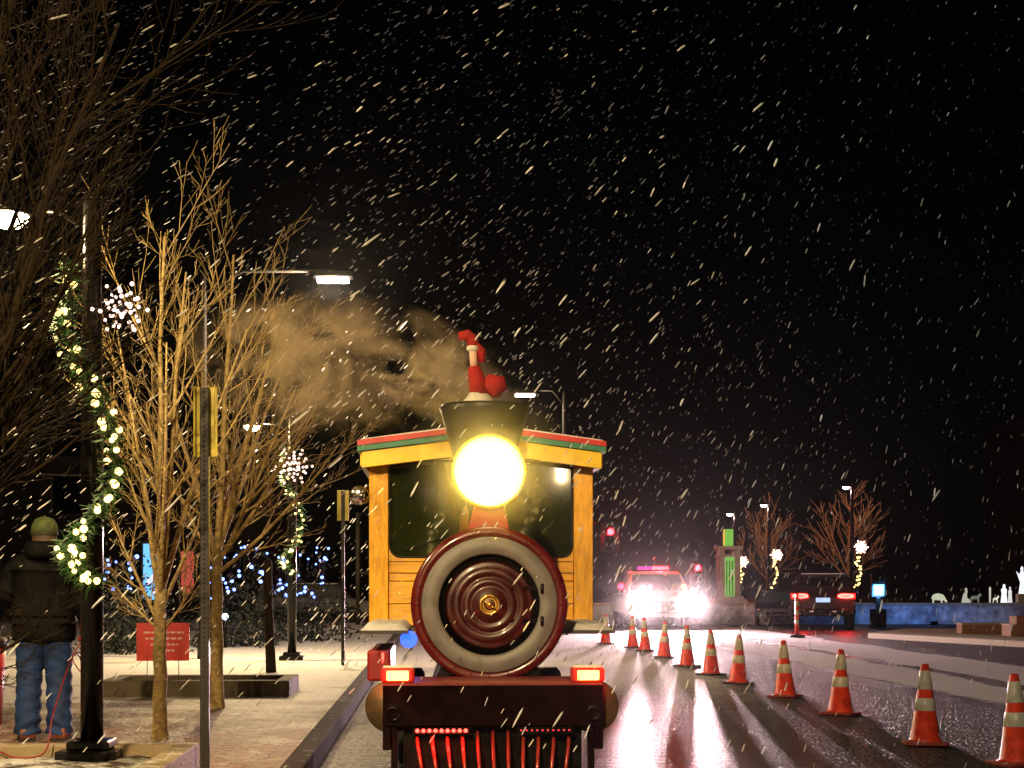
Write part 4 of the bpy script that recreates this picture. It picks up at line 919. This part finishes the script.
for sx, ry in ((1,-.15),(-1,.2)):
    b = MB(); M4 = Matrix.Translation((sx*.135,0,0))@Matrix.Rotation(ry, 4, 'Z')
    prof_ = [(-.125,.0),(.19,.0),(.20,.045),(.17,.085),(.08,.115),(.05,.17),(-.09,.17),(-.115,.10),(-.125,.05)]
    nb = len(prof_); vs = []; ws_ = (-1,-.8,-.35,0,.35,.8,1)
    for x in ws_:
        sh_ = 1-.28*abs(x)**3
        for y, z in prof_: vs.append(M4@Vector((x*.058, y*(sh_ if y > 0 else 1), z*(sh_ if z > .06 else 1)+.004)))
    b.add(vs, [tuple(range(nb)), tuple(range(6*nb, 7*nb))]+[(a*nb+i, a*nb+(i+1) % nb, (a+1)*nb+(i+1) % nb, (a+1)*nb+i) for a in range(6) for i in range(nb)], True)
    bo = b.build('boot', BOOT, man)
    s_ = MB(); s_.prism([(-.062,-.13),(.062,-.13),(.066,.08),(.045,.20),(-.045,.20),(-.066,.08)], -.002, .022, 'z', M4); s_.build('sole', RUBBER, bo)
# cap
CAP = mat('green camouflage cap', (.06,.085,.018), .8, var=.6, vscale=14)
cp = MB().lathe([(.103,1.655),(.106,1.69),(.098,1.74),(.07,1.785),(.03,1.80),(.0001,1.803)], (0,.035,0), n=28).build('cap', CAP, man)
pk = MB(); vs = []
MB().lathe([(.1075,1.652),(.109,1.66),(.1085,1.684),(.106,1.688)], (0,.035,0), n=28, cap=False).build('band', mat('dark cap band', (.02,.025,.008), .8), cp)
MB().ball((0,.035,1.802), .010, 8, 5).build('button', CAP, cp)
for zz in (0,.006):
    for r_k in (.095,.175):
        for j in range(13):
            a = R(25+130*j/12); vs.append((r_k*cos(a)*(.98 if r_k < .1 else .62), .035+r_k*sin(a), 1.662+zz-(.02 if r_k > .1 else 0)))
pk.add(vs, [(j,j+1,14+j,13+j) for j in range(12)]+[(26+j,27+j,40+j,39+j) for j in range(12)]+[(j,j+1,27+j,26+j) for j in range(12)]+[(13+j,14+j,40+j,39+j) for j in range(12)]); pk.build('peak', CAP, cp)
MB().lathe([(.094,1.52),(.098,1.58),(.097,1.655)], (0,.028,0), n=24).build('hair', mat('brown hair', (.05,.03,.015), .7), man)
# red glove over the right hand
gv, ge, gr = hand_chain(1, Vector((.30,.08,.90)))
gm = skin_mesh(gv, ge, [(a[0]+.006, a[1]+.006) if hasattr(a, '__len__') else a+.005 for a in gr], 0, 2)
mesh_obj('glove', gm, mat('red glove', (.50,.03,.02), .6, var=.3), man)
# red cord from the lamp post to the ground
CORD = mat('red cord', (.25,.012,.01), .45)
gp = man.location+Matrix.Rotation(R(8), 3, 'Z')@Vector((.30,.05,.80)); lp_ = at(92, 10.0)
q0 = Vector((gp.x, gp.y, gp.z)); cpts = [q0, q0+Vector((-.02,-.25,-.15)), Vector((lp_.x-.16, lp_.y+.9, .62)), Vector((lp_.x-.12, lp_.y+.45, .62)), Vector((lp_.x-.10,lp_.y-.02,.95)), Vector((lp_.x-.24,lp_.y-.05,.55)), Vector((lp_.x-.28,lp_.y-.12,.30)), Vector((lp_.x-.45,lp_.y-.2,.275)), Vector((lp_.x-.62,lp_.y-.05,.30)), Vector((lp_.x-.85,lp_.y-.25,.28))]
def smooth_path(P_, k=8):
    out = []
    for i in range(len(P_)-1):
        a = P_[max(i-1,0)]; b = P_[i]; c = P_[i+1]; d = P_[min(i+2,len(P_)-1)]
        for j in range(k):
            t = j/k; out.append(.5*((2*b)+(c-a)*t+(2*a-5*b+4*c-d)*t*t+(3*b-a-3*c+d)*t**3))
    return out+[P_[-1]]
cd_ = MB().tube(smooth_path(cpts), .0055, 6).build('power_cord', CORD); tag(cd_, 'red extension cord hanging from the man\'s glove and looping past the lamp post', 'cord')
p = at(1, 13.4); bb = thing('red_bin', 'red bin standing behind the man, cut by the left edge', 'bin', (p.x-.17, p.y, .15))
MB().lathe([(.17,0),(.21,.70),(.20,.70),(.16,.03)], n=24).build('body', mat('red bin plastic', (.55,.02,.015), .4), bb)
MB().lathe([(.225,.70),(.225,.74),(.20,.78),(.0001,.80)], n=24).build('lid', mat('dark lid', (.03,.02,.02), .5), bb)

# ================================================================ falling snow
VP = Vector((.464, 1.0, .695)).normalized()
fd0 = Vector((VP.x*cos(YAW)+VP.y*sin(YAW), -VP.x*sin(YAW)+VP.y*cos(YAW), VP.z))
rs = random.Random(101); sv, sf = [], []
def flake(c, d, L, r):
    u = d.orthogonal().normalized(); v = d.cross(u); b = len(sv)
    mid = c+u*rs.uniform(-.2,.2)*r
    sv.append(c-d*L*.5); 
    for k in range(4):
        t = pi/2*k; sv.append(mid-d*L*.28+(u*cos(t)+v*sin(t))*r*rs.uniform(.75,1.2))
    for k in range(4):
        t = pi/2*k; sv.append(mid+d*L*.28+(u*cos(t)+v*sin(t))*r*rs.uniform(.75,1.2))
    sv.append(c+d*L*.5)
    for k in range(4):
        k2 = (k+1) % 4; sf.append((b,b+1+k2,b+1+k)); sf.append((b+1+k,b+1+k2,b+5+k2,b+5+k)); sf.append((b+9,b+5+k,b+5+k2))
def scatter(n, y0, y1, rmin, rmax):
    c_ = 0
    while c_ < n:
        y = (rs.random()*(y1**3-y0**3)+y0**3)**(1/3)
        px = rs.uniform(-160, 1184); py = rs.uniform(-80, 768); g = at(px, y); z = ht(py, y)
        if z < .2: continue
        if rs.random() < .62*max(0, min(1, (px-620)/330)): continue
        if px < 330 and rs.random() < .35: continue
        p_ = Vector((g.x, g.y, z)); d = (fd0+Vector((rs.gauss(0,.07), rs.gauss(0,.07), rs.gauss(0,.06)))).normalized()
        r = rmin+(rmax-rmin)*rs.random()**2.2; flake(p_, d, r*rs.uniform(16,34), r); c_ += 1
scatter(12, 2.6, 5, .002, .003)
scatter(900, 5, 12, .0018, .0052)
scatter(5600, 12, 26, .0024, .0076)
scatter(3600, 26, 60, .005, .013)
me = bpy.data.meshes.new('falling_snow'); me.from_pydata(sv, [], sf); me.materials.append(mat('snowflake', (.85,.85,.85), .6)); o = bpy.data.objects.new('falling_snow', me); C.objects.link(o)
tag(o, 'wind-driven snow falling everywhere through the night air', 'snow', kind='stuff')

# ================================================================ steam and haze
def volume_mat(name, col, dens, aniso, noisy=False):
    m = bpy.data.materials.new(name); m.use_nodes = True; n = m.node_tree.nodes; l = m.node_tree.links
    n.remove(n['Principled BSDF']); v = n.new('ShaderNodeVolumePrincipled'); v.inputs['Color'].default_value = (*col, 1)
    v.inputs['Density'].default_value = dens; v.inputs['Anisotropy'].default_value = aniso
    l.new(v.outputs[0], n['Material Output'].inputs['Volume'])
    if noisy:
        tc = n.new('ShaderNodeTexCoord'); ln = n.new('ShaderNodeVectorMath'); ln.operation = 'LENGTH'; l.new(tc.outputs['Object'], ln.inputs[0])
        fo = n.new('ShaderNodeMapRange'); fo.inputs[1].default_value = 1; fo.inputs[2].default_value = .25; l.new(ln.outputs['Value'], fo.inputs[0])
        g = n.new('ShaderNodeNewGeometry'); t = n.new('ShaderNodeTexNoise'); t.inputs['Scale'].default_value = 2.0; t.inputs['Detail'].default_value = 5; t.inputs['Roughness'].default_value = .6; t.inputs['Distortion'].default_value = .8
        l.new(g.outputs['Position'], t.inputs['Vector'])
        mr = n.new('ShaderNodeMapRange'); mr.inputs[1].default_value = .50 if noisy is True else .2; mr.inputs[2].default_value = .72; l.new(t.outputs[0], mr.inputs[0])
        if noisy == 'soft': fo.inputs[2].default_value = .0
        a = n.new('ShaderNodeMath'); a.operation = 'MULTIPLY'; l.new(mr.outputs[0], a.inputs[0]); l.new(fo.outputs[0], a.inputs[1])
        b = n.new('ShaderNodeMath'); b.operation = 'MULTIPLY'; b.inputs[1].default_value = dens; l.new(a.outputs[0], b.inputs[0]); l.new(b.outputs[0], v.inputs['Density'])
    return m
p = at(348, 12.4)
st = MB().ball((0,0,0), 1, 24, 14).build('steam', volume_mat('steam volume', (1,.80,.40), 7.5, .1, True)); st.location = (p.x, p.y, ht(368, 12.4)); st.scale = (1.45,.8,.62); st.rotation_euler = (0, R(8), 0)  # yellow of the lamplight is put into the steam colour
tag(st, 'steam with warm lamplight in its colour, drifting left from the smokestack', 'steam', kind='stuff')
p = at(440, 12.0); s2 = MB().ball((0,0,0), 1, 24, 14).build('steam', volume_mat('stack plume', (1,.82,.42), 14, .1, True)); s2.location = (p.x, p.y-.1, ht(388, 12.0)); s2.scale = (.68,.5,.34); s2.rotation_euler = (0, R(18), 0)  # plume colour carries the lamplight yellow as well
tag(s2, 'paler puff of steam just leaving the mouth of the smokestack', 'steam', kind='stuff')
vl = MB().ball((0,0,0), 1, 24, 14).build('lamp_halo_veil', volume_mat('veil volume', (.95,.85,.6), 1.0, .2, 'soft')); vl.location = (LX, YF-.12, HZ+.03); vl.scale = (.62,.45,.62)  # veil added to give the headlamp its yellow halo
tag(vl, 'thin added veil that gives the train headlamp its yellow halo', 'steam', kind='stuff')
ms = MB().ball((0,0,0), 1, 24, 14).build('added_glow_mist', volume_mat('glow mist volume', (.95,.90,.92), .022, .5, 'soft')); p = at(664, 45.6); ms.location = (p.x, p.y, 1.15); ms.scale = (2.6,1.6,1.6)  # mist added round the truck so its lights get a halo
tag(ms, 'added mist that gives the truck lights their white and red halo', 'snow', kind='stuff')
hz = MB().box((-420,-80,-1.2),(420,720,24)).build('haze', volume_mat('haze volume', (.9,.9,.92), .00006, .93)); tag(hz, 'thin snowy night air', 'haze', kind='stuff')
